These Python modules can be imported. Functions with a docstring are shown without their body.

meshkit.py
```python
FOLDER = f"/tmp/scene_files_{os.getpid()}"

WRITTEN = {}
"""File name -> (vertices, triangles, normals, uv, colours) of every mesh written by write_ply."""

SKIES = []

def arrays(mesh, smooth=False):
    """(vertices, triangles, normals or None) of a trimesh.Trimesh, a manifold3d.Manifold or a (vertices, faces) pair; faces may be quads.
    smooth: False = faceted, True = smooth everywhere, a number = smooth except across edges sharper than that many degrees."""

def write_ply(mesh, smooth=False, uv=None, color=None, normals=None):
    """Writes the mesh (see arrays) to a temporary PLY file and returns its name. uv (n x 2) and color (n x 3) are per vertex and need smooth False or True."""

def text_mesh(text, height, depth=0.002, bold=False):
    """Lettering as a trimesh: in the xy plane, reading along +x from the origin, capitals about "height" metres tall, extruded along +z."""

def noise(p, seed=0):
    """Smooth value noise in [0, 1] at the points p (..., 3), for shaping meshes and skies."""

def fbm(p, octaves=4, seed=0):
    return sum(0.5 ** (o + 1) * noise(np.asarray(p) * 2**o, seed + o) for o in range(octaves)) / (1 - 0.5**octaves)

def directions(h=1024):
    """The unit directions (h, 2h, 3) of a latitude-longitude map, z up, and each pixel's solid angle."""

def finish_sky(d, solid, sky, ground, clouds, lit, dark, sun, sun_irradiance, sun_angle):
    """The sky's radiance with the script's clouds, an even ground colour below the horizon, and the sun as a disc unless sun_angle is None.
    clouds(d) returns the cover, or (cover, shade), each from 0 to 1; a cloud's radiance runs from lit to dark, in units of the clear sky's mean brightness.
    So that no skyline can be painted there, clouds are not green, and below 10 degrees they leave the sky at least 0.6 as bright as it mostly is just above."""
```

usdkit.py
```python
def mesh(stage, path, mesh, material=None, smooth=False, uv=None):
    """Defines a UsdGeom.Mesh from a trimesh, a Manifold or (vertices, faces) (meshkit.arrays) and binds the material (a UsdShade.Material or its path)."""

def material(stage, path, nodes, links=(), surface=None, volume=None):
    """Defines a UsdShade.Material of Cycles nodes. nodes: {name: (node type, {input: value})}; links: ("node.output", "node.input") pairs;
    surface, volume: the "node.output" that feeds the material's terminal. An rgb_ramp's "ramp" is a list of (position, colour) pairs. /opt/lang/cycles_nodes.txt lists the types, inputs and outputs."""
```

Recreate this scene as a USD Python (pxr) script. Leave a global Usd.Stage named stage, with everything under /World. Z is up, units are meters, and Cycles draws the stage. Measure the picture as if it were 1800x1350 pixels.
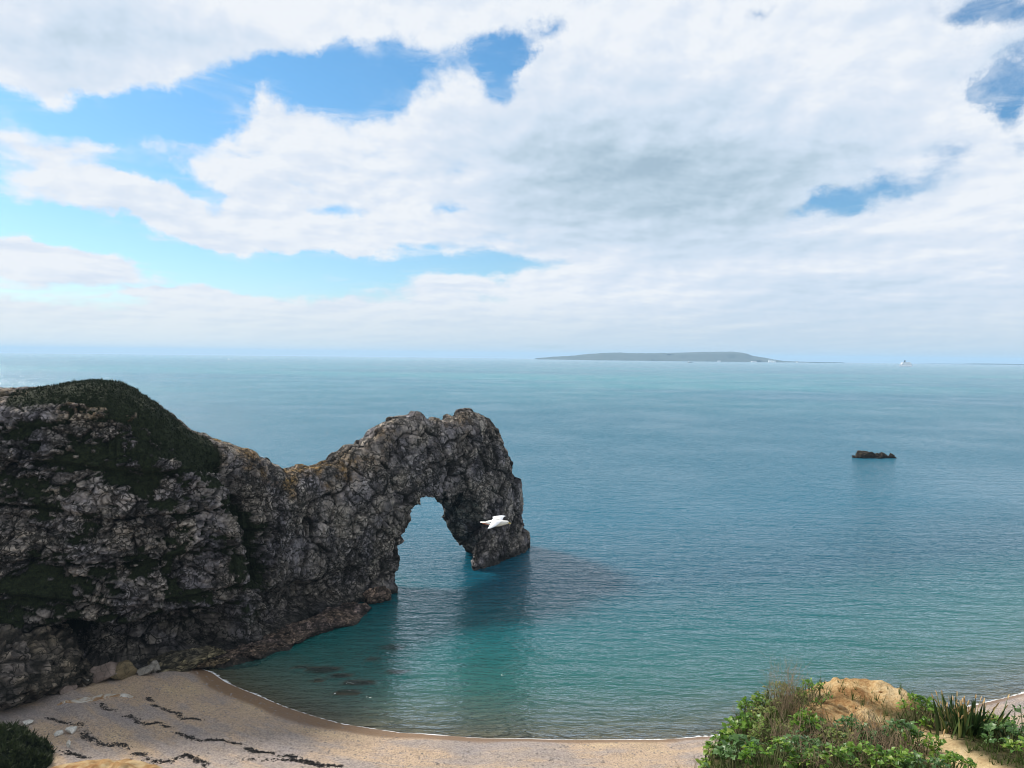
import math, random
import numpy as np
import trimesh
import manifold3d as m3
from scipy.spatial import cKDTree
from pxr import Usd, UsdGeom, UsdLux, UsdShade, Gf, Sdf, Vt
import usdkit, meshkit

stage = Usd.Stage.CreateInMemory()
UsdGeom.SetStageUpAxis(stage, UsdGeom.Tokens.z)
UsdGeom.SetStageMetersPerUnit(stage, 1.0)
UsdGeom.Xform.Define(stage, '/World')
UsdGeom.Scope.Define(stage, '/World/Looks')

# ------------------------------------------------------------------ camera
CAM_Z = 50.0
FPX = 1300.0                       # focal length in pixels of an 1800 wide picture
PITCH = math.atan(49.6 / FPX)
ROLL = math.radians(0.668)
EXPOSURE = 0.42
fw = np.array([0, math.cos(PITCH), -math.sin(PITCH)])
up0 = np.array([0, math.sin(PITCH), math.cos(PITCH)])
rt0 = np.array([1.0, 0, 0])
rt = rt0 * math.cos(ROLL) + up0 * math.sin(ROLL)
up = up0 * math.cos(ROLL) - rt0 * math.sin(ROLL)
cam = UsdGeom.Camera.Define(stage, '/World/camera')
cam.CreateHorizontalApertureAttr(36.0)
cam.CreateVerticalApertureAttr(27.0)
cam.CreateFocalLengthAttr(36.0 * FPX / 1800.0)
cam.CreateClippingRangeAttr(Gf.Vec2f(0.3, 90000))
cam.CreateExposureAttr(EXPOSURE)
M = Gf.Matrix4d(1.0)
for i, v in enumerate((rt, up, -fw)):
    for j in range(3):
        M[i, j] = float(v[j])
M[3, 0], M[3, 1], M[3, 2] = 0.0, 0.0, CAM_Z
cam.AddTransformOp().Set(M)

def ray(px, py):
    d = fw * FPX + rt * (px - 900) + up * (675 - py)
    return d / np.linalg.norm(d)
def ground(px, py, z=0.0):
    d = ray(px, py)
    return np.array([0, 0, CAM_Z]) + d * ((z - CAM_Z) / d[2])
def at_depth(px, py, y):
    d = ray(px, py)
    return np.array([0, 0, CAM_Z]) + d * (y / d[1])
def project(p):
    q = np.asarray(p, float) - [0, 0, CAM_Z]
    return 900 + FPX * (q @ rt) / (q @ fw), 675 - FPX * (q @ up) / (q @ fw)

# ------------------------------------------------------------------ sun and sky
SUN_AZ, SUN_EL = math.radians(-60), math.radians(42)      # azimuth from +y towards +x
sun = np.array([math.sin(SUN_AZ) * math.cos(SUN_EL), math.cos(SUN_AZ) * math.cos(SUN_EL), math.sin(SUN_EL)])
sl = UsdLux.DistantLight.Define(stage, '/World/sun')
sl.CreateIntensityAttr(1.2)
sl.CreateAngleAttr(8.0)          # the sun stands behind thin cloud
sl.CreateNormalizeAttr(True)
sl.CreateColorAttr(Gf.Vec3f(1.0, 0.95, 0.87))
z_ = sun; x_ = np.cross([0, 0, 1.0], z_); x_ /= np.linalg.norm(x_); y_ = np.cross(z_, x_)
M = Gf.Matrix4d(1.0)
for i, v in enumerate((x_, y_, z_)):
    for j in range(3):
        M[i, j] = float(v[j])
sl.AddTransformOp().Set(M)

SKY = 0.1
HAZE = 4.2e-5
def sky_material():
    n, l = {}, []
    n['geo'] = ('texture_coordinate', {})
    n['sep'] = ('separate_xyz', {}); l.append(('geo.generated', 'sep.vector'))
    n['sky'] = ('sky_texture', {'sky_type': 'single_scattering', 'sun_disc': False, 'sun_elevation': SUN_EL, 'sun_rotation': SUN_AZ,
                                'air_density': 1.0, 'aerosol_density': 0.6, 'ozone_density': 2.0, 'altitude': 50.0})
    n['az'] = ('math', {'math_type': 'arctan2'}); l += [('sep.x', 'az.value1'), ('sep.y', 'az.value2')]
    n['el'] = ('math', {'math_type': 'arcsine'}); l += [('sep.z', 'el.value1')]
    n['ae'] = ('combine_xyz', {'z': 0.0}); l += [('az.value', 'ae.x'), ('el.value', 'ae.y')]
    # slow wobble of the layout so that its edges are ragged
    n['wn'] = ('noise_texture', {'scale': 9.0, 'detail': 6.0, 'roughness': 0.6}); l.append(('ae.vector', 'wn.vector'))
    n['wc'] = ('vector_math', {'math_type': 'subtract', 'vector2': (0.5, 0.5, 0.5)}); l.append(('wn.color', 'wc.vector1'))
    n['ws'] = ('vector_math', {'math_type': 'multiply', 'vector2': (0.16, 0.075, 0.0)}); l.append(('wc.vector', 'ws.vector1'))
    n['wa'] = ('vector_math', {'math_type': 'add'}); l += [('ae.vector', 'wa.vector1'), ('ws.vector', 'wa.vector2')]
    def blobs(tag, rows, base):
        prev = None
        for i, (px, py, rx, ry, rot, s) in enumerate(rows):
            d = ray(px, py)
            a, e = math.atan2(d[0], d[1]), math.asin(d[2])
            mp, g, mm = f'{tag}m{i}', f'{tag}g{i}', f'{tag}a{i}'
            n[mp] = ('mapping', {'mapping_type': 'texture', 'location': (a, e, 0), 'rotation': (0, 0, math.radians(-rot)), 'scale': (rx / FPX, ry / FPX, 1.0)})
            n[g] = ('gradient_texture', {'gradient_type': 'spherical'})
            n[mm] = ('math', {'math_type': 'multiply_add', 'value2': float(s), 'value3': float(base)})
            l.extend([('wa.vector', mp + '.vector'), (mp + '.vector', g + '.vector'), (g + '.fac', mm + '.value1')])
            if prev:
                l.append((prev, mm + '.value3'))
            prev = mm + '.value'
        return prev
    # openings of blue (negative) and banks of cloud (positive): centre, radii, tilt in degrees clockwise, strength
    holes = [
        (60, 188, 190, 46, 0, -1.3), (300, 185, 170, 62, -12, -1.7), (440, 140, 130, 70, -8, -1.6), (560, 130, 120, 80, 0, -1.7), (680, 125, 130, 85, 0, -1.7),
        (870, 115, 80, 75, 0, -1.6), (960, 62, 100, 46, -25, -1.0), (790, 90, 60, 50, 0, -0.5),
        (50, 385, 170, 44, 6, -1.3), (220, 420, 210, 38, 8, -1.1), (420, 478, 330, 52, 3, -1.5), (680, 470, 240, 38, 0, -1.1), (900, 472, 200, 30, 0, -0.9),
        (120, 395, 120, 30, 0, -0.5), (60, 515, 260, 36, 0, -1.0), (270, 300, 130, 28, 10, -0.9), (365, 345, 70, 22, 0, -0.7), (780, 365, 70, 26, 0, -0.8), (270, 265, 50, 24, 0, -0.6), (620, 382, 80, 22, 0, -0.6),
        (1788, 165, 46, 85, 0, -1.05), (1740, 35, 66, 26, 10, -0.8), (1570, 325, 150, 55, -20, -1.15), (1440, 362, 90, 36, -15, -0.9), (1320, 5, 120, 24, 0, -0.7),
        (2000, 330, 200, 140, 0, -0.8), (-250, 300, 300, 120, 0, -1.0), (-500, 100, 300, 120, 0, -0.8),
        # clouds
        (100, 450, 210, 42, 3, 1.6), (470, 190, 130, 70, 0, 0.7), (420, 415, 260, 36, 2, 0.9), (230, 340, 180, 34, 10, 0.5), (560, 380, 300, 70, 5, 0.4), (270, 508, 60, 10, 0, 0.9), (430, 512, 100, 22, 0, 0.7), (580, 485, 60, 14, 0, 0.6),
        (1200, 220, 520, 270, 0, 0.9), (1700, 430, 500, 170, -15, 0.9), (1300, 470, 700, 60, 0, 0.5), (200, 70, 600, 110, -4, 1.0), (700, 20, 500, 60, 0, 0.6), (500, 560, 1600, 50, 0, 0.7),
    ]
    lay = blobs('c', holes, 0.74)
    # cloud lies in layers, so its puffs flatten towards the horizon
    n['e1'] = ('math', {'math_type': 'maximum', 'value2': 0.0}); n['e2'] = ('math', {'math_type': 'add', 'value2': 0.09}); n['e3'] = ('math', {'math_type': 'logarithm', 'value2': 2.71828}); n['e4'] = ('math', {'math_type': 'multiply', 'value2': 0.72})
    n['pe'] = ('combine_xyz', {'z': 0.0}); l += [('el.value', 'e1.value1'), ('e1.value', 'e2.value1'), ('e2.value', 'e3.value1'), ('e3.value', 'e4.value1'), ('az.value', 'pe.x'), ('e4.value', 'pe.y')]
    def puffs(tag, offset):
        n[tag + 'o'] = ('vector_math', {'math_type': 'add', 'vector2': offset}); l.append(('pe.vector', tag + 'o.vector1'))
        n[tag + 'm'] = ('vector_math', {'math_type': 'multiply', 'vector2': (1.0, 1.0, 1.0)}); l.append((tag + 'o.vector', tag + 'm.vector1'))
        n[tag] = ('noise_texture', {'scale': 7.0, 'detail': 10.0, 'roughness': 0.58, 'distortion': 0.12}); l.append((tag + 'm.vector', tag + '.vector'))
        return tag + '.fac'
    a = puffs('na', (3.1, 1.7, 0.0))
    b = puffs('nb', (3.1 - 0.012, 1.7 + 0.02, 0.0))
    n['dens'] = ('math', {'math_type': 'multiply_add', 'value2': 2.1}); l += [(a, 'dens.value1'), (lay, 'dens.value3')]
    n['cov'] = ('map_range', {'range_type': 'smoothstep', 'from_min': 1.15, 'from_max': 1.78, 'to_min': 0.0, 'to_max': 1.0, 'clamp': True}); l.append(('dens.value', 'cov.value'))
    # relief of the puffs: the side turned to the sun is brighter
    n['rel'] = ('math', {'math_type': 'subtract'}); l += [(a, 'rel.value1'), (b, 'rel.value2')]
    shades = [(150, 60, 420, 90, 0, 0.5), (1600, 520, 500, 36, -3, 0.35), (1250, 500, 420, 26, 2, 0.3), (250, 380, 260, 30, 8, 0.25), (1180, 300, 470, 190, 4, 1.25), (1450, 330, 300, 70, -8, 0.35), (1000, 330, 300, 130, 0, 0.45), (330, 60, 260, 60, 0, 0.35), (60, 110, 120, 60, 0, 0.2), (1650, 470, 400, 70, -5, 0.28), (1500, 560, 700, 60, 0, 0.35), (700, 330, 300, 60, 0, 0.12), (1200, 440, 500, 40, 0, 0.3), (1750, 90, 250, 80, 0, 0.2)]
    sh = blobs('s', shades, 0.02)
    n['sh2'] = ('math', {'math_type': 'multiply_add', 'value2': -2.7}); l += [('rel.value', 'sh2.value1'), (sh, 'sh2.value3')]
    n['lown'] = ('noise_texture', {'scale': 4.0, 'detail': 4.0}); l.append(('ae.vector', 'lown.vector'))
    n['sh3'] = ('math', {'math_type': 'multiply_add', 'value2': 0.5}); l += [('lown.fac', 'sh3.value1'), ('sh2.value', 'sh3.value3')]
    n['shc'] = ('map_range', {'from_min': 0.17, 'from_max': 1.8, 'to_min': 0.0, 'to_max': 1.0, 'clamp': True}); l.append(('sh3.value', 'shc.value'))
    n['ccol'] = ('rgb_ramp', {'ramp': [(0.0, (6.5, 6.8, 7.2)), (0.2, (5.6, 6.15, 6.95)), (0.45, (4.8, 5.65, 6.65)), (0.75, (3.7, 4.7, 5.6)), (1.0, (2.9, 3.9, 4.8))]}); l.append(('shc.result', 'ccol.fac'))
    # clear sky, a little more saturated as the phone renders it
    n['tr'] = ('map_range', {'from_min': 0.06, 'from_max': 0.34, 'to_min': 0.0, 'to_max': 1.0, 'clamp': True}); l.append(('el.value', 'tr.value'))
    n['tint'] = ('mix', {'color1': (0.72, 0.90, 1.0), 'color2': (0.55, 0.93, 1.08)}); l.append(('tr.result', 'tint.fac'))
    n['hs'] = ('mix', {'mix_type': 'multiply', 'fac': 1.0}); l += [('sky.color', 'hs.color1'), ('tint.color', 'hs.color2')]
    # thin veils over the blue
    n['vm'] = ('vector_math', {'math_type': 'multiply', 'vector2': (0.8, 1.7, 1.0)}); l.append(('pe.vector', 'vm.vector1'))
    n['vn'] = ('noise_texture', {'scale': 9.0, 'detail': 8.0, 'roughness': 0.62, 'distortion': 0.6}); l.append(('vm.vector', 'vn.vector'))
    n['vr'] = ('map_range', {'range_type': 'smoothstep', 'from_min': 0.46, 'from_max': 0.72, 'to_min': 0.0, 'to_max': 0.6, 'clamp': True}); l.append(('vn.fac', 'vr.value'))
    n['vq'] = ('map_range', {'range_type': 'smoothstep', 'from_min': 0.6, 'from_max': 1.5, 'to_min': 0.05, 'to_max': 1.0, 'clamp': True}); l.append(('dens.value', 'vq.value'))
    n['vx'] = ('math', {'math_type': 'multiply'}); l += [('vr.result', 'vx.value1'), ('vq.result', 'vx.value2')]
    n['cmax'] = ('math', {'math_type': 'maximum'}); l += [('vx.value', 'cmax.value1'), ('cov.result', 'cmax.value2')]
    n['mix'] = ('mix', {'mix_type': 'mix'}); l += [('cmax.value', 'mix.fac'), ('hs.color', 'mix.color1'), ('ccol.color', 'mix.color2')]
    # pale haze above the horizon, painted into the sky colour
    n['hz'] = ('map_range', {'range_type': 'smoothstep', 'from_min': -0.02, 'from_max': 0.10, 'to_min': 0.9, 'to_max': 0.0, 'clamp': True}); l.append(('el.value', 'hz.value'))
    n['hside'] = ('map_range', {'range_type': 'smoothstep', 'from_min': -0.6, 'from_max': 0.25, 'to_min': 0.0, 'to_max': 1.0, 'clamp': True}); l.append(('az.value', 'hside.value'))
    n['hcol'] = ('mix', {'color1': (5.8, 6.3, 6.4), 'color2': (3.7, 4.7, 5.5)}); l.append(('hside.result', 'hcol.fac'))
    n['mix2'] = ('mix', {}); l += [('hz.result', 'mix2.fac'), ('mix.color', 'mix2.color1'), ('hcol.color', 'mix2.color2')]
    n['bg'] = ('background_shader', {'strength': SKY}); l.append(('mix2.color', 'bg.color'))
    return usdkit.material(stage, '/World/Looks/sky', n, l, surface='bg.background')
dome = UsdLux.DomeLight.Define(stage, '/World/sky')
UsdShade.MaterialBindingAPI.Apply(dome.GetPrim()).Bind(sky_material())
for k, v in (('kind', 'structure'), ('label', 'blue sky with broken white and grey cloud over the sea'), ('category', 'sky')):
    dome.GetPrim().SetCustomDataByKey(k, v)

# ------------------------------------------------------------------ helpers
def mat(name, nodes, links, surface='p.BSDF', volume=None):
    return usdkit.material(stage, '/World/Looks/' + name, nodes, links, surface=surface, volume=volume)
used = {}
def numbered(parent, name):
    key = parent + '/' + name
    k = used.get(key, 0); used[key] = k + 1
    return key if k == 0 else f'{key}_{k:03d}'
def tag(prim, label=None, cat=None, group=None, kind=None):
    prim = prim.GetPrim() if hasattr(prim, 'GetPrim') else prim
    for k, v in (('label', label), ('category', cat), ('group', group), ('kind', kind)):
        if v:
            prim.SetCustomDataByKey(k, v)
    return prim
def thing(name, label, cat, loc=(0, 0, 0), rotz=0.0, group=None, kind=None):
    x = UsdGeom.Xform.Define(stage, numbered('/World', name))
    x.AddTranslateOp().Set(Gf.Vec3d(*map(float, loc)))
    if rotz:
        x.AddRotateZOp().Set(math.degrees(rotz))
    return tag(x, label, cat, group, kind)
def obj(name, mesh, material, parent=None, smooth=False, primvars=None, normals=None):
    path = numbered(str(parent.GetPath()) if parent is not None else '/World', name)
    m = usdkit.mesh(stage, path, mesh, material, smooth)
    if normals is not None:
        m.CreateNormalsAttr(Vt.Vec3fArray.FromNumpy(np.asarray(normals, np.float32))); m.SetNormalsInterpolation('vertex')
    for k, v in (primvars or {}).items():
        v = np.asarray(v, np.float32)
        if v.ndim == 1:
            UsdGeom.PrimvarsAPI(m).CreatePrimvar(k, Sdf.ValueTypeNames.FloatArray, 'vertex').Set(Vt.FloatArray.FromNumpy(v))
        else:
            UsdGeom.PrimvarsAPI(m).CreatePrimvar(k, Sdf.ValueTypeNames.Color3fArray, 'vertex').Set(Vt.Vec3fArray.FromNumpy(v))
    return m.GetPrim()
def smoothstep(a, b, x):
    t = np.clip((np.asarray(x, float) - a) / (b - a), 0, 1)
    return t * t * (3 - 2 * t)
def vnormals(v, f):
    n = np.zeros_like(v)
    c = np.cross(v[f[:, 1]] - v[f[:, 0]], v[f[:, 2]] - v[f[:, 0]])
    for k in range(3):
        np.add.at(n, f[:, k], c)
    return n / np.maximum(np.linalg.norm(n, axis=1, keepdims=True), 1e-12)
def grid_faces(nu, nv):
    i, j = np.meshgrid(np.arange(nu - 1), np.arange(nv - 1), indexing='ij')
    a = (i * nv + j).ravel()
    return np.vstack([np.stack([a, a + nv, a + nv + 1], 1), np.stack([a, a + nv + 1, a + 1], 1)])
EARTH = 6.371e6 * 1.15
def drop(x, y):
    return -(np.asarray(x) ** 2 + np.asarray(y) ** 2) / (2 * EARTH)

# ------------------------------------------------------------------ shoreline, beach and seabed
shore_px = [(372, 1183), (395, 1199), (430, 1214), (500, 1243), (560, 1262), (600, 1273), (700, 1288), (850, 1298), (1000, 1301), (1150, 1301), (1260, 1294), (1450, 1277), (1600, 1258), (1700, 1243), (1800, 1219)]
sh = [ground(*p)[:2] for p in shore_px]
SHORE = np.array([(-900, 150), (-120, 128), (-75, 122), (-55, 119)] + [tuple(p) for p in sh] + [(112, 123), (160, 140), (300, 170), (900, 220)])
def shore_distance(x, y):
    """Metres to the waterline, positive on the land."""
    p = np.stack([np.ravel(x), np.ravel(y)], 1)
    best = np.full(len(p), 1e18)
    for a, b in zip(SHORE[:-1], SHORE[1:]):
        ab = b - a
        t = np.clip(((p - a) @ ab) / (ab @ ab), 0, 1)
        best = np.minimum(best, ((p - a - t[:, None] * ab) ** 2).sum(1))
    s = np.where(p[:, 1] < np.interp(p[:, 0], SHORE[:, 0], SHORE[:, 1]), 1.0, -1.0)
    return (s * np.sqrt(best)).reshape(np.shape(x))
WEED = [(*ground(px, py, 0)[:2], a_, b_) for px, py, a_, b_ in ((572, 1176, 3.4, 1.5), (598, 1187, 2.0, 1.2), (628, 1200, 3.0, 1.3), (655, 1158, 1.6, 1.0), (690, 1138, 2.6, 1.4), (560, 1196, 1.4, 0.8), (612, 1218, 2.4, 1.0), (700, 1180, 2.2, 1.0), (528, 1172, 1.6, 0.7))]
def ground_height(x, y):
    d = shore_distance(x, y)
    P = np.stack([x, y, np.zeros_like(x)], -1)
    land = 0.16 * np.clip(d, 0, 5) + 0.10 * np.clip(d - 5, 0, 22) + 0.03 * np.clip(d - 27, 0, 400)
    sea = -(0.085 * np.clip(-d, 0, 26) + 0.10 * np.clip(-d - 26, 0, 100))
    n = (meshkit.fbm(P * 0.11, 4, 3) - 0.5) * 0.9 * smoothstep(1.5, 9, d) + (meshkit.fbm(P * 0.5, 4, 9) - 0.5) * 0.22 * smoothstep(0.4, 4, d)
    n = n + (meshkit.fbm(np.stack([x * 0.05, d * 0.45, 0 * x], -1), 3, 44) - 0.5) * 0.9 * smoothstep(1.0, 5, d)
    cusp = 0.10 * np.sin(x * 0.5 + 2.0 * meshkit.noise(P * 0.08, 5)) * smoothstep(0, 1.5, d) * smoothstep(8, 3, d)
    reef = np.zeros_like(x)
    for rx_, ry_, a_, b_ in WEED:
        reef = np.maximum(reef, np.exp(-(((x - rx_) / a_) ** 2 + ((y - ry_) / b_) ** 2) ** 1.5))
    reef = smoothstep(0.35, 0.7, reef * (0.5 + 1.0 * meshkit.fbm(P * np.array((0.55, 0.4, 1)), 4, 31))) * 0.9
    return land + sea + n + cusp + reef, d, reef
gx = np.concatenate([np.arange(-150, -100, 2.5), np.arange(-100, 100, 0.5), np.arange(100, 201, 4)])
gy = np.concatenate([np.arange(20, 70, 2.5), np.arange(70, 150, 0.5), np.arange(150, 340, 5)])
X, Y = np.meshgrid(gx, gy, indexing='ij')
Z, D, REEF = ground_height(X, Y)
V = np.stack([X, Y, Z], -1).reshape(-1, 3); F = grid_faces(len(gx), len(gy))
wetw = np.interp(X, [-60, -42, -30, -15, 5, 40], [1.2, 3.2, 3.3, 2.0, 0.9, 0.8])
WET = smoothstep(1.15, 0.8, D / wetw)
n = {'pos': ('geometry', {}),
     'wet': ('attribute', {'attribute': 'wet'}), 'shore': ('attribute', {'attribute': 'shore'}), 'reef': ('attribute', {'attribute': 'reef'}),
     'sx': ('separate_xyz', {}), 'st': ('combine_xyz', {}), 'sm': ('math', {'math_type': 'multiply', 'value2': 0.09}), 'sd': ('math', {'math_type': 'multiply', 'value2': 0.42}),
     'band': ('noise_texture', {'scale': 1.0, 'detail': 5.0, 'roughness': 0.6}),
     'patch': ('noise_texture', {'scale': 0.06, 'detail': 5.0, 'roughness': 0.6}),
     'add': ('math', {'math_type': 'multiply_add', 'value2': 0.6}),
     'ramp': ('rgb_ramp', {'ramp': [(0.0, (0.18, 0.165, 0.165)), (0.62, (0.235, 0.205, 0.195)), (0.76, (0.28, 0.23, 0.195)), (0.84, (0.345, 0.258, 0.185)), (1.0, (0.39, 0.295, 0.19))]}),
     'vor': ('voronoi_texture', {'scale': 7.0, 'feature': 'f1'}), 'vbw': ('rgb_to_bw', {}),
     'vr': ('map_range', {'from_min': 0.2, 'from_max': 0.8, 'to_min': 0.72, 'to_max': 1.22, 'clamp': True}), 
     'pm': ('mix', {'mix_type': 'multiply', 'fac': 1.0}),
     'spk': ('noise_texture', {'scale': 3.2, 'detail': 3.0, 'roughness': 0.7}), 'spr': ('map_range', {'from_min': 0.66, 'from_max': 0.74, 'to_min': 0.0, 'to_max': 0.2, 'clamp': True}),
     'dark': ('mix', {'color2': (0.07, 0.05, 0.04)}),
     'wcol': ('mix', {'color2': (0.16, 0.095, 0.05)}), 'wf': ('math', {'math_type': 'multiply', 'value2': 0.85}),
     'rcol': ('mix', {'color2': (0.02, 0.03, 0.02)}),
     'rough': ('map_range', {'from_min': 0.0, 'from_max': 1.0, 'to_min': 0.9, 'to_max': 0.45}),
     'bump': ('bump', {'strength': 0.8, 'distance': 0.12}),
     'p': ('principled_bsdf', {'specular_ior_level': 0.25})}
l = [('pos.position', 'sx.vector'), ('sx.x', 'sm.value1'), ('shore.fac', 'sd.value1'), ('sm.value', 'st.x'), ('sd.value', 'st.y'), ('st.vector', 'band.vector'),
     ('pos.position', 'patch.vector'), ('band.fac', 'add.value1'), ('patch.fac', 'add.value3'), ('add.value', 'ramp.fac'),
     ('pos.position', 'vor.vector'), ('vor.color', 'vbw.color'), ('vbw.val', 'vr.value'), ('ramp.color', 'pm.color1'), ('vr.result', 'pm.color2'),
     ('pos.position', 'spk.vector'), ('spk.fac', 'spr.value'), ('spr.result', 'dark.fac'), ('pm.color', 'dark.color1'),
     ('dark.color', 'wcol.color1'), ('wet.fac', 'wf.value1'), ('wf.value', 'wcol.fac'), ('wcol.color', 'rcol.color1'), ('reef.fac', 'rcol.fac'),
     ('rcol.color', 'p.base_color'), ('wet.fac', 'rough.value'), ('rough.result', 'p.roughness'), ('vor.distance', 'bump.height'), ('bump.normal', 'p.normal')]
beach_mat = mat('shingle', n, l)
b = obj('beach', (V, F), beach_mat, smooth=True, primvars={'wet': WET.ravel(), 'shore': D.ravel(), 'reef': np.clip(REEF.ravel() * 1.1, 0, 1)})
tag(b, 'curved shingle beach of grey pebbles and orange sand running into the sea', 'beach', kind='structure')

# ------------------------------------------------------------------ sea
def grow(a, b, step, ratio):
    out = [a]
    while out[-1] < b:
        step *= ratio; out.append(out[-1] + step)
    return np.array(out[1:])
sx_ = np.concatenate([-grow(95, 31000, 1.0, 1.16)[::-1], np.arange(-95, 105, 0.8), grow(105, 31000, 1.0, 1.16)])
sy_ = np.concatenate([np.arange(84, 150, 0.8), grow(150, 36000, 0.8, 1.035)])
X, Y = np.meshgrid(sx_, sy_, indexing='ij')
_, D, _ = ground_height(np.clip(X, -140, 195), np.clip(Y, 20, 330))
Zg, _, RF = ground_height(X, Y)
V = np.stack([X, Y, drop(X, Y)], -1).reshape(-1, 3); F = grid_faces(len(sx_), len(sy_))
V_SEA_LOW = V[:, 2].min()
depth = np.clip(0 - Zg, -2, 30)
FOAM = 0.008 + 0.12 * np.exp(-((X + 41) / 5) ** 2) + 0.11 * smoothstep(14, 26, X) + 0.02 * smoothstep(55, 70, X)
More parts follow.
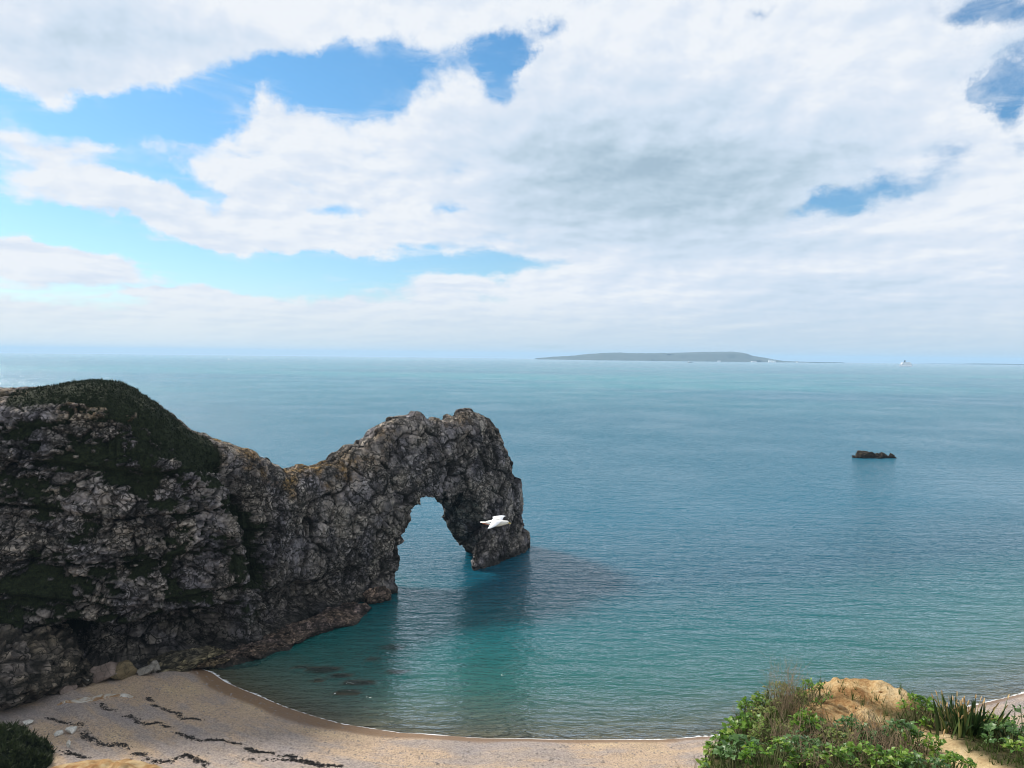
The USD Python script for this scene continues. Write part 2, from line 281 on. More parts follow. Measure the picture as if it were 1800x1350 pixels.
n = {'pos': ('geometry', {}), 'dep': ('attribute', {'attribute': 'depth'}),
     # waves: swell, chop and ripples, crests lying across the view
     'm1': ('mapping', {'mapping_type': 'point', 'rotation': (0, 0, math.radians(12)), 'scale': (0.055, 0.2, 0.1)}),
     'm2': ('mapping', {'mapping_type': 'point', 'rotation': (0, 0, math.radians(9)), 'scale': (0.22, 0.75, 0.3)}),
     'm3': ('mapping', {'mapping_type': 'point', 'rotation': (0, 0, math.radians(-14)), 'scale': (1.1, 2.6, 1.0)}),
     'n1': ('noise_texture', {'scale': 1.0, 'detail': 3.0, 'roughness': 0.5, 'distortion': 0.3}),
     'n2': ('noise_texture', {'scale': 1.0, 'detail': 3.0, 'roughness': 0.55, 'distortion': 0.4}),
     'n3': ('noise_texture', {'scale': 1.0, 'detail': 2.0, 'roughness': 0.5}),
     'h1': ('math', {'math_type': 'multiply', 'value2': 1.7}), 'h2': ('math', {'math_type': 'multiply_add', 'value2': 1.1}), 'h3': ('math', {'math_type': 'multiply_add', 'value2': 0.3}),
     'bump': ('bump', {'strength': 1.0, 'distance': 1.0}),
     'wp': ('noise_texture', {'scale': 0.012, 'detail': 3.0, 'roughness': 0.6}), 'wpr': ('map_range', {'from_min': 0.35, 'from_max': 0.65, 'to_min': 0.7, 'to_max': 1.25, 'clamp': True}), 'hw': ('math', {'math_type': 'multiply'}),
     'fr': ('fresnel', {'IOR': 1.333}),
     # water colour by depth, with patches of weed; far turquoise has sunlight patches painted in
     'big': ('noise_texture', {'scale': 1.0, 'detail': 4.0, 'roughness': 0.55}), 'bm': ('mapping', {'mapping_type': 'point', 'scale': (0.0009, 0.0022, 0.001), 'location': (3.3, 0.4, 0)}),
     'br': ('map_range', {'from_min': 0.42, 'from_max': 0.62, 'to_min': 0.0, 'to_max': 1.0, 'clamp': True}),
     'far': ('mix', {'color1': (0.009, 0.108, 0.165), 'color2': (0.012, 0.155, 0.19)}),
     'dr': ('map_range', {'from_min': 0.0, 'from_max': 12.0, 'to_min': 0.0, 'to_max': 1.0, 'clamp': True}),
     'dcol': ('rgb_ramp', {'ramp': [(0.0, (0.05, 0.10, 0.085)), (0.1, (0.008, 0.105, 0.097)), (0.25, (0.003, 0.082, 0.092)), (0.5, (0.002, 0.055, 0.086)), (1.0, (0.005, 0.082, 0.13))]}),
     'sep': ('separate_xyz', {}), 'fy': ('map_range', {'range_type': 'smoothstep', 'from_min': 300.0, 'from_max': 1600.0, 'to_min': 0.0, 'to_max': 1.0, 'clamp': True}),
     'col': ('mix', {}),
     'wd': ('attribute', {'attribute': 'weed'}), 'wdf': ('math', {'math_type': 'multiply', 'value2': 0.9}), 'wcol': ('mix', {'color2': (0.002, 0.008, 0.009)}),
     'dif': ('diffuse_bsdf', {}), 'tr': ('transparent_bsdf', {'color': (0.82, 0.97, 0.95)}),
     'opm': ('math', {'math_type': 'multiply', 'value2': -0.62}), 'ope': ('math', {'math_type': 'exponent'}), 'op': ('math', {'math_type': 'subtract', 'value1': 1.0}),
     'body': ('mix_closure', {}),
     'glo': ('glossy_bsdf', {'color': (1, 1, 1), 'roughness': 0.16, 'distribution': 'ggx'}),
     'sea': ('mix_closure', {}),
     # foam where the water runs out on the beach
     'fn': ('noise_texture', {'scale': 1.6, 'detail': 5.0, 'roughness': 0.65}), 'fb': ('noise_texture', {'scale': 0.2, 'detail': 3.0}),
     'fw': ('attribute', {'attribute': 'foam'}), 'fbr': ('math', {'math_type': 'multiply_add', 'value3': 0.008}), 'fbq': ('map_range', {'from_min': 0.42, 'from_max': 0.68, 'to_min': 0.05, 'to_max': 1.2, 'clamp': True}),
     'fdv': ('math', {'math_type': 'divide'}), 'fsub': ('math', {'math_type': 'subtract', 'value1': 1.0}), 'fmul': ('math', {'math_type': 'multiply_add', 'value2': 0.55}),
     'fr2': ('map_range', {'range_type': 'smoothstep', 'from_min': 0.76, 'from_max': 1.0, 'to_min': 0.0, 'to_max': 0.8, 'clamp': True}),
     'fdif': ('diffuse_bsdf', {'color': (0.82, 0.83, 0.83)}), 'all': ('mix_closure', {})}
l = [('pos.position', 'm1.vector'), ('pos.position', 'm2.vector'), ('pos.position', 'm3.vector'), ('m1.vector', 'n1.vector'), ('m2.vector', 'n2.vector'), ('m3.vector', 'n3.vector'),
     ('n1.fac', 'h1.value1'), ('n2.fac', 'h2.value1'), ('h1.value', 'h2.value3'), ('n3.fac', 'h3.value1'), ('h2.value', 'h3.value3'), ('pos.position', 'wp.vector'), ('wp.fac', 'wpr.value'), ('h3.value', 'hw.value1'), ('wpr.result', 'hw.value2'), ('hw.value', 'bump.height'),
     ('bump.normal', 'fr.normal'), ('bump.normal', 'glo.normal'),
     ('pos.position', 'bm.vector'), ('bm.vector', 'big.vector'), ('big.fac', 'br.value'), ('br.result', 'far.fac'),
     ('dep.fac', 'dr.value'), ('dr.result', 'dcol.fac'), ('pos.position', 'sep.vector'), ('sep.y', 'fy.value'), ('fy.result', 'col.fac'), ('dcol.color', 'col.color1'), ('far.color', 'col.color2'),
     ('col.color', 'wcol.color1'), ('wd.fac', 'wdf.value1'), ('wdf.value', 'wcol.fac'), ('wcol.color', 'dif.color'), ('dep.fac', 'opm.value1'), ('opm.value', 'ope.value1'), ('ope.value', 'op.value2'), ('op.value', 'body.fac'), ('tr.BSDF', 'body.closure1'), ('dif.BSDF', 'body.closure2'),
     ('fr.fac', 'sea.fac'), ('body.closure', 'sea.closure1'), ('glo.BSDF', 'sea.closure2'),
     ('pos.position', 'fn.vector'), ('pos.position', 'fb.vector'), ('fb.fac', 'fbq.value'), ('fbq.result', 'fbr.value1'), ('fw.fac', 'fbr.value2'), ('dep.fac', 'fdv.value1'), ('fbr.value', 'fdv.value2'), ('fdv.value', 'fsub.value2'),
     ('fsub.value', 'fmul.value1'), ('fn.fac', 'fmul.value3'), ('fmul.value', 'fr2.value'), ('fr2.result', 'all.fac'), ('sea.closure', 'all.closure1'), ('fdif.BSDF', 'all.closure2')]
sea_links = [x for x in l if x is not None]
n['fr'] = ('fresnel', {'IOR': 1.333})
sea_mat = mat('sea_water', n, sea_links, surface='all.closure')
s = obj('sea', (V, F), sea_mat, smooth=True, primvars={'depth': depth.ravel(), 'foam': FOAM.ravel(), 'weed': RF.ravel()})
tag(s, 'calm turquoise sea with small ripples reaching the horizon', 'sea', kind='structure')

# ------------------------------------------------------------------ limestone headland with its arch
RIDGE = np.array([(-146, 103), (-104, 111), (-82, 117), (-68, 121), (-58, 126), (-54, 131), (-49, 137), (-43, 141), (-34, 152), (-21.5, 166), (-11, 177), (-4.4, 187.5), (0, 195), (2.5, 199)], float)
FOOT = np.array([(-140, 88), (-98, 97), (-78, 103), (-63, 108), (-52, 113), (-46, 119), (-43, 127), (-38.5, 137), (-29, 148), (-17.4, 160.2), (-7.6, 171), (1.3, 182.5), (4.9, 190.5), (5.8, 196)], float)
BACKW = np.array([50, 50, 48, 40, 30, 18, 10, 7, 5.5, 5.5, 5.5, 6, 5, 4], float)
POWER = np.array([3.4, 3.4, 3.4, 3.4, 3.4, 3.2, 3.0, 3.0, 3.2, 3.4, 3.2, 2.2, 1.4, 1.25], float)
skyline = [(-420, 700), (-200, 692), (0, 687), (60, 685), (95, 678), (120, 674), (150, 671), (195, 675), (225, 686), (250, 699), (275, 710), (300, 726), (322, 746), (345, 762), (380, 773), (400, 779), (425, 787), (445, 793), (460, 806), (478, 813), (494, 826), (512, 824), (530, 818), (545, 823), (560, 818), (578, 812), (598, 794), (612, 783), (632, 783), (642, 768), (658, 752), (676, 742), (692, 736), (708, 733), (720, 731), (731, 722), (741, 735), (752, 740), (762, 733), (772, 741), (782, 739), (790, 729), (798, 736), (806, 722), (822, 719), (838, 726), (852, 734), (864, 748), (874, 766), (882, 786), (890, 820), (897, 856), (903, 885)]
seg = np.arange(len(RIDGE), dtype=float)
us, hs = [], []
for px, py in skyline:
    d = ray(px, py)
    for i in range(len(RIDGE) - 1):
        a, b = RIDGE[i], RIDGE[i + 1]
        A_ = np.array([[d[0], -(b - a)[0]], [d[1], -(b - a)[1]]])
        k, t = np.linalg.solve(A_, a)
        if 0 <= t <= 1 and k > 0:
            us.append(i + t); hs.append(CAM_Z + k * d[2]); break
us, hs = np.array(us), np.array(hs)
U = np.unique(np.concatenate([np.linspace(0.3, us[-1], 110), us]))
def along(tab, u):
    return np.stack([np.interp(u, seg, tab[:, k]) for k in range(2)], -1)
H = np.interp(U, us, hs, left=hs[0])
R = along(RIDGE, U); P = along(FOOT, U); bw = np.interp(U, seg, BACKW); pw = np.interp(U, seg, POWER)
from scipy.ndimage import gaussian_filter1d
R = gaussian_filter1d(R, 4, axis=0, mode='nearest'); P = gaussian_filter1d(P, 4, axis=0, mode='nearest')
back = R - (P - R) / np.linalg.norm(P - R, axis=1, keepdims=True) * bw[:, None]
th = np.radians(np.concatenate([np.linspace(0, 90, 34)]))
prof = []
DEEP = -5.0
for i in range(len(U)):
    c, s_ = np.cos(th) ** (2 / pw[i]), np.sin(th) ** (2 / pw[i])
    front = np.concatenate([[np.append(P[i] + (P[i] - R[i]) * 0.02, DEEP)], np.column_stack([R[i] + (P[i] - R[i]) * c[:, None], H[i] * s_])])
    rear = np.column_stack([R[i] + (back[i] - R[i]) * c[::-1][1:, None], (H[i]) * s_[::-1][1:]])
    prof.append(np.concatenate([front, rear, [np.append(back[i], DEEP)]]))
prof = np.array(prof)                               # stations x ring x 3
ns, nr = prof.shape[:2]
Vw = prof.reshape(-1, 3)
fs = []
i, j = np.meshgrid(np.arange(ns - 1), np.arange(nr), indexing='ij')
a = (i * nr + j).ravel(); b_ = (i * nr + (j + 1) % nr).ravel(); c_ = ((i + 1) * nr + (j + 1) % nr).ravel(); d_ = ((i + 1) * nr + j).ravel()
fs = [np.stack([a, d_, c_], 1), np.stack([a, c_, b_], 1)]
for base, flip in ((0, False), ((ns - 1) * nr, True)):
    ctr = len(Vw); Vw = np.vstack([Vw, prof[0 if base == 0 else -1].mean(0)])
    k = np.arange(nr); tri = np.stack([np.full(nr, ctr), base + k, base + (k + 1) % nr], 1)
    fs.append(tri[:, ::-1] if flip else tri)
Fw = np.vstack(fs)
tm = trimesh.Trimesh(Vw, Fw, process=False)
if tm.volume < 0:
    Fw = Fw[:, ::-1]
wall = m3.Manifold(m3.Mesh(Vw.astype(np.float32), Fw.astype(np.uint32)))
# opening: traced on the near and on the far face of the wall, and joined between them
p0, p1 = FOOT[8], FOOT[10]
tw = (p1 - p0) / np.linalg.norm(p1 - p0); nw = np.array([tw[1], -tw[0]])      # outwards, to the cove
def on_plane(px, py, back_off):
    d = ray(px, py); q = p0 - nw * back_off
    k = (q @ nw) / (d[:2] @ nw)
    return np.array([0, 0, CAM_Z]) + d * k
near_l = [(690, 1075), (691, 1040), (692, 1000), (699, 962), (709, 935), (719, 914), (717, 902), (725, 886), (738, 877), (752, 873), (766, 872), (785, 868), (812, 868), (836, 884), (848, 910), (846, 938), (836, 962), (832, 1000), (834, 1060)]
far_l = [None] * 10 + [(764, 868), (779, 880), (792, 898), (802, 918), (812, 938), (824, 953), (828, 972), (826, 1000), (832, 1060)]
NEARB, FARB = 1.0, 9.0
fr_ = [on_plane(*p, NEARB) for p in near_l]
bk_ = [np.append((q[:2] - nw * (FARB - NEARB)), q[2] - 0.3) if g is None else on_plane(*g, FARB) for q, g in zip(fr_, far_l)]
fr_, bk_ = np.array(fr_), np.array(bk_)
fr_[0][2] = fr_[-1][2] = bk_[0][2] = bk_[-1][2] = -8
o0, o1 = fr_ + (fr_ - bk_) * 0.8, bk_ + (bk_ - fr_) * 0.6
k = len(fr_); Vo = np.vstack([o0, o1]); q = np.arange(k)
Fo = np.vstack([np.stack([q, (q + 1) % k, k + (q + 1) % k], 1), np.stack([q, k + (q + 1) % k, k + q], 1)])
import shapely
def cap(pts, off, flip):
    c2 = np.column_stack([pts[:, :2] @ tw, pts[:, 2]])
    t2 = m3.triangulate([c2.astype(np.float64)] if shapely.Polygon(c2).exterior.is_ccw else [c2[::-1].astype(np.float64)])
    t2 = np.asarray(t2)
    if not shapely.Polygon(c2).exterior.is_ccw:
        t2 = (k - 1 - t2)
    return t2 + off
A0, A1 = cap(o0, 0, False), cap(o0, 0, False) + k
for c0, c1 in ((A0, A1[:, ::-1]), (A0[:, ::-1], A1)):
    for fl in (Fo, Fo[:, ::-1]):
        hole = m3.Manifold(m3.Mesh(Vo.astype(np.float32), np.vstack([fl, c0, c1]).astype(np.uint32)))
        if hole.status() == m3.Error.NoError and hole.volume() > 0:
            break
    else:
        continue
    break
print('hole', hole.status(), hole.volume(), 'wall', wall.status(), wall.volume())
wall = wall - hole
wall = wall.trim_by_plane((0, 0, 1), -3.5)
wall = wall.refine_to_length(1.0)
mm = wall.to_mesh()
V0, F0 = np.array(mm.vert_properties[:, :3], float), np.array(mm.tri_verts, int)
def welded(v, f):
    t = trimesh.Trimesh(v, f, process=False); t.merge_vertices(); return np.array(t.vertices), np.array(t.faces)
V0, F0 = welded(V0, F0)
# finer where the camera's side is turned to us
N0 = vnormals(V0, F0)
t_ = trimesh.Trimesh(V0, F0, process=False)
fc = V0[F0].mean(1); fn = t_.face_normals
seen = ((fn * (np.array([0, 0, CAM_Z]) - fc)).sum(1) > -8) & (fc[:, 0] > -105)
for _ in range(2):
    t_ = trimesh.Trimesh(V0, F0, process=False)
    fc = V0[F0].mean(1); fn = t_.face_normals
    size = t_.area_faces
    seen = ((fn * (np.array([0, 0, CAM_Z]) - fc)).sum(1) > -8) & (fc[:, 0] > -105) & (size > 0.02)
    V0, F0 = trimesh.remesh.subdivide(V0, F0, face_index=np.nonzero(seen)[0])[:2]
    V0, F0 = welded(V0, F0)
print('cliff', len(V0), len(F0))
N0 = vnormals(V0, F0)
for _ in range(2):                                   # softer push directions near sharp edges
    acc = N0.copy()
    for a, b in ((0, 1), (1, 2), (2, 0)):
        np.add.at(acc, F0[:, a], N0[F0[:, b]]); np.add.at(acc, F0[:, b], N0[F0[:, a]])
    N0 = acc / np.linalg.norm(acc, axis=1, keepdims=True)
tr = cKDTree(R)
_, near = tr.query(V0[:, :2]); UV = U[near]; HV = H[near]
head = smoothstep(6.9, 5.6, UV)                       # 1 on the bulky headland, 0 on the arch wall
zr = V0[:, 2]
Pn = (V0 - 0)
fb = lambda s, o, seed, sc=(1, 1, 1): meshkit.fbm(V0 * np.array(sc) * s, o, seed)
push = np.zeros(len(V0))
push += (fb(0.07, 4, 1) - 0.5) * 5.0 * (0.35 + 0.65 * head) * smoothstep(0, 4, HV - zr)
# the dark overhang along the foot of the headland
soft = 1 - 0.62 * smoothstep(0.62, 0.4, np.abs(N0[:, 0] * nw[0] + N0[:, 1] * nw[1])) * smoothstep(7.9, 8.3, UV) * smoothstep(11.6, 11.0, UV) * smoothstep(26, 22, zr)
push *= soft
cave = smoothstep(2.0, 2.5, UV) * smoothstep(4.95, 4.6, UV) * smoothstep(0.5, 2.0, zr) * smoothstep(9.5 , 6.5, zr + 4 * (fb(0.12, 3, 8) - 0.5))
cave2 = smoothstep(5.3, 5.8, UV) * smoothstep(8.6, 7.2, UV) * smoothstep(1.0, 2.2, zr) * smoothstep(8.5, 5.0, zr + 4 * (fb(0.15, 3, 12) - 0.5))
push -= 9.0 * cave + 3.5 * cave2
# the green gully behind the headland's shoulder
gl = np.interp(zr, [8, 28, 36, 44], [5.5, 4.95, 4.15, 3.9])
gul = np.exp(-((UV - gl) / 0.36) ** 2) * smoothstep(6, 14, zr)
push += -4.0 * gul + 2.6 * np.exp(-((UV - gl + 0.62) / 0.3) ** 2) * smoothstep(8, 12, zr)
# bedding: ledges that step back
bed = zr + 0.10 * (V0[:, 0] + 60) + 1.6 * (fb(0.05, 3, 21) - 0.5) * 4
ph = (bed / 6.4) % 1.0
push += head * (0.9 * smoothstep(0.0, 0.85, 1 - ph) - 0.5) - head * 1.0 * np.exp(-((ph - 0.04) / 0.05) ** 2)
V1 = V0 + N0 * np.array([1, 1, 0.25]) * (push * (0.15 + 0.85 * smoothstep(0.5, 9, HV - zr)))[:, None]
rng = np.random.default_rng(4)
def blocks(points, size, seed, stretch=(1, 1, 1), warp=0.35):
    """Cracked blocks: cell id, distance to the crack in metres, position in the cell."""
    q = points + (np.stack([meshkit.fbm(points / (size * 1.3), 3, seed + k) for k in range(3)], -1) - 0.5) * size * warp * 2
    q = q / (np.array(stretch) * size)
    lo, hi = q.min(0) - 1, q.max(0) + 1
    cells = np.unique(np.floor(q).astype(int), axis=0)
    around = np.unique((cells[:, None] + np.stack(np.meshgrid(*[[-1, 0, 1]] * 3, indexing='ij'), -1).reshape(-1, 3)[None]).reshape(-1, 3), axis=0)
    def rnd(k):                                      # depends on the cell alone
        h = (around[:, 0] * 73856093 ^ around[:, 1] * 19349663 ^ around[:, 2] * 83492791 ^ (seed * 7919 + k * 104729)) & 0xFFFFFFFF
        for _ in range(2):
            h = ((h ^ (h >> 16)) * 0x45D9F3B) & 0xFFFFFFFF
        return ((h ^ (h >> 16)) & 0xFFFFFF) / 16777216.0
    sites = around + np.stack([rnd(0), rnd(1), rnd(2)], 1)
    d, i = cKDTree(sites).query(q, k=2)
    gap = np.linalg.norm(sites[i[:, 0]] - sites[i[:, 1]], axis=1)
    edge = (d[:, 1] ** 2 - d[:, 0] ** 2) / np.maximum(2 * gap, 1e-6) * size
    return i[:, 0], edge, (q - sites[i[:, 0]]) * size, np.stack([rnd(3 + k) for k in range(5)], 1)
VS = V1.copy(); VS[:, 2] = VS[:, 2] * (1.25 * head + 0.72 * (1 - head)) + 0.25 * (1 - head) * V1[:, 0]      # flat beds on the headland, steep joints on the arch
big = blocks(VS, 4.8, 100, (1.1, 1.1, 1.0), 0.5); mid = blocks(VS, 1.9, 200, (1.15, 1.15, 1.0), 0.5); sml = blocks(VS, 0.8, 300, (1.2, 1.2, 1.0), 0.5)
def facet(bl, k, tilt):
    i, e, q, r = bl
    g = (r[i][:, 1:4] - 0.5)
    return (r[i][:, 0] - 0.5) * k + (q * g).sum(1) * tilt
massive = smoothstep(0.42, 0.6, meshkit.fbm(V1 * 0.14, 3, 66)) * (1 - 0.6 * head)
disp = facet(big, 0.8, 0.48) + facet(mid, 0.5, 0.55) * (1 - 0.4 * massive) + facet(sml, 0.2, 0.5) * (1 - 0.3 * massive)
joint = smoothstep(0.36, 0.56, meshkit.fbm(V1 * 0.3, 3, 123))
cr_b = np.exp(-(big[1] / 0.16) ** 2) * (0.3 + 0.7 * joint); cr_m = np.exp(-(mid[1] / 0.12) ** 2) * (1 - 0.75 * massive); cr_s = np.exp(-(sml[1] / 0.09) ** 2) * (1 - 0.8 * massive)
disp -= 0.8 * cr_b + 0.36 * cr_m + 0.08 * cr_s
# vegetation grows in the recessed parts of the headland
vn = meshkit.fbm(V1 * np.array((0.16, 0.16, 0.26)), 5, 55)
lush = head * (0.36 + 1.1 * (vn - 0.5) * 2) + 1.5 * gul + 0.25 * np.exp(-((ph - 0.04) / 0.12) ** 2) * head
lush += (1 - head) * (0.75 * (vn - 0.62)) * 1.2
lush -= 1.1 * smoothstep(4.55, 5.0, UV) * smoothstep(13, 6, HV - zr) + 0.5 * smoothstep(8, 5, HV - zr) * smoothstep(2.6, 2.2, UV)
capg = smoothstep(0.45, 0.85, N0[:, 2]) * head * smoothstep(4.6, 4.1, UV) * np.clip(0.25 + 0.75 * smoothstep(2.15, 2.75, UV), 0, 1)
r_mid = mid[3][mid[0]][:, 4]; r_sml = sml[3][sml[0]][:, 4]
veg = np.maximum(smoothstep(0.02, -0.04, 0.62 * r_mid + 0.38 * r_sml - lush), smoothstep(0.3, 0.6, capg + 0.7 * (vn - 0.5)))
veg = np.clip(veg, 0, 1) * smoothstep(3, 7, zr)
disp = disp * soft * (1 - 0.75 * veg) - 0.65 * veg * (1 - capg) + 0.35 * veg * (meshkit.fbm(V1 * 1.1, 3, 77) - 0.5)
V2 = V1 + N0 * (disp * (0.4 + 0.6 * smoothstep(0.5, 6, HV - zr)))[:, None]
V2 += (np.stack([meshkit.fbm(V1 * 1.7, 2, 400 + k) for k in range(3)], -1) - 0.5) * 0.22
NV = vnormals(V2, F0)
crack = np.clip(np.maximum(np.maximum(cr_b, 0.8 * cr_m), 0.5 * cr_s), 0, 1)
tone = 0.55 * mid[3][mid[0]][:, 3] + 0.35 * big[3][big[0]][:, 3] + 0.3 * sml[3][sml[0]][:, 3] - 0.1
lichen = 0.5 * smoothstep(7, 3.5, HV - zr) * smoothstep(3.7, 3.4, UV) * smoothstep(0.4, 0.6, meshkit.fbm(V1 * 0.2, 3, 92)) + smoothstep(8, 1.0, HV - zr) * smoothstep(4.5, 5.0, UV) * (0.35 + 0.65 * smoothstep(8.4, 7.4, UV)) * smoothstep(0.42, 0.66, meshkit.fbm(V1 * 0.25, 4, 91)) 
wetr = smoothstep(2.4, 0.8, zr + 1.2 * (meshkit.fbm(V1 * 0.3, 3, 17) - 0.5))
def stone_material(name, tint=(0.98, 1.0, 1.04)):
    n = {'crack': ('attribute', {'attribute': 'crack'}), 'tone': ('attribute', {'attribute': 'tone'}), 'veg': ('attribute', {'attribute': 'veg'}), 'lich': ('attribute', {'attribute': 'lichen'}), 'wet': ('attribute', {'attribute': 'wet'}),
         'pos': ('geometry', {}),
         'n1': ('noise_texture', {'scale': 0.9, 'detail': 8.0, 'roughness': 0.68}), 'n2': ('noise_texture', {'scale': 4.5, 'detail': 6.0, 'roughness': 0.7}), 'n3': ('noise_texture', {'scale': 0.16, 'detail': 4.0}),
         'ta': ('math', {'math_type': 'multiply_add', 'value2': 0.5}), 'tb': ('math', {'math_type': 'multiply_add', 'value2': 0.3}),
         'ramp': ('rgb_ramp', {'ramp': [(p_, tuple(c_ * t_ for c_, t_ in zip(col_, tint))) for p_, col_ in ((0.0, (0.02, 0.018, 0.017)), (0.25, (0.065, 0.056, 0.050)), (0.5, (0.15, 0.131, 0.116)), (0.75, (0.26, 0.225, 0.19)), (1.0, (0.40, 0.345, 0.28)))]}),
         'sc': ('math', {'math_type': 'multiply_add', 'value2': 0.85, 'value3': -0.54}),
         'blue': ('mix', {'mix_type': 'multiply', 'color2': (0.80, 0.84, 1.02)}), 'bf': ('map_range', {'from_min': 0.45, 'from_max': 0.62, 'to_min': 0.0, 'to_max': 0.9, 'clamp': True}),
         'lm': ('mix', {'color2': (0.34, 0.20, 0.055)}), 'lf': ('map_range', {'from_min': 0.35, 'from_max': 0.65, 'to_min': 0.0, 'to_max': 1.0, 'clamp': True}), 'lf2': ('math', {'math_type': 'multiply'}),
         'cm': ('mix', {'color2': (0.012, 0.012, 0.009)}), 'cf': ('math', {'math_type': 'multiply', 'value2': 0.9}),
         'vr': ('rgb_ramp', {'ramp': [(0.3, (0.006, 0.008, 0.004)), (0.5, (0.012, 0.017, 0.007)), (0.7, (0.028, 0.034, 0.012))]}), 'vm': ('mix', {}),
         'wm': ('mix', {'color2': (0.02, 0.02, 0.018)}), 'wf': ('math', {'math_type': 'multiply', 'value2': 0.8}),
         'bh': ('math', {'math_type': 'multiply_add', 'value2': 0.14}), 'n1s': ('math', {'math_type': 'multiply', 'value2': 0.4}),
         'bump': ('bump', {'strength': 1.0, 'distance': 0.26}),
         'wv': ('noise_texture', {'scale': 0.8, 'detail': 3.0}), 'wsc': ('vector_math', {'math_type': 'scale', 'scale': 2.2}), 'wad': ('vector_math', {'math_type': 'add'}), 'wmp': ('mapping', {'mapping_type': 'point', 'scale': (0.9, 0.9, 1.3)}),
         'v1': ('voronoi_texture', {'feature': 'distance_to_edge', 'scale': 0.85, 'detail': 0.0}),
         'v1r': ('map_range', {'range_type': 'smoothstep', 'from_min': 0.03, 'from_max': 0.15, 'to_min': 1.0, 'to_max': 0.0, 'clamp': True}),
         'fa': ('voronoi_texture', {'feature': 'f1', 'scale': 1.0}), 'fas': ('vector_math', {'math_type': 'subtract'}), 'fac_': ('vector_math', {'math_type': 'subtract', 'vector2': (0.5, 0.5, 0.5)}), 'fad': ('vector_math', {'math_type': 'dot_product'}),
     'fb': ('voronoi_texture', {'feature': 'f1', 'scale': 2.7}), 'fbs': ('vector_math', {'math_type': 'subtract'}), 'fbc': ('vector_math', {'math_type': 'subtract', 'vector2': (0.5, 0.5, 0.5)}), 'fbd': ('vector_math', {'math_type': 'dot_product'}),
     'fsum': ('math', {'math_type': 'multiply_add', 'value2': 3.6}), 'fsum2': ('math', {'math_type': 'multiply_add', 'value2': 2.0}), 'fbw': ('rgb_to_bw', {}), 'ftone': ('math', {'math_type': 'multiply_add', 'value2': 0.6}),
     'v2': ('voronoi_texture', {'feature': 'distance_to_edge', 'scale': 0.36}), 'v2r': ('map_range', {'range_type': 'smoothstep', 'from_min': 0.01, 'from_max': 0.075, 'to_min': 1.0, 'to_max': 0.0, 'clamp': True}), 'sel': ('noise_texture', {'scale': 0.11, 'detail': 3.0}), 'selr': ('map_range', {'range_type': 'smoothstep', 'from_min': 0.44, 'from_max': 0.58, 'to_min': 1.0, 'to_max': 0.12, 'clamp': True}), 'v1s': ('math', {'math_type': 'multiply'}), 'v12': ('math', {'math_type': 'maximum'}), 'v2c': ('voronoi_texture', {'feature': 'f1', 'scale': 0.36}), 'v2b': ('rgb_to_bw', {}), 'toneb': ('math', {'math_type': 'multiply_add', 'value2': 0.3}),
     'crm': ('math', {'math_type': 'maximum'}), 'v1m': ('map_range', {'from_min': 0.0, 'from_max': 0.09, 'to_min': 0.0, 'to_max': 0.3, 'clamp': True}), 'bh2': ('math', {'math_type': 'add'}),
         'p': ('principled_bsdf', {'roughness': 0.95, 'specular_ior_level': 0.15})}
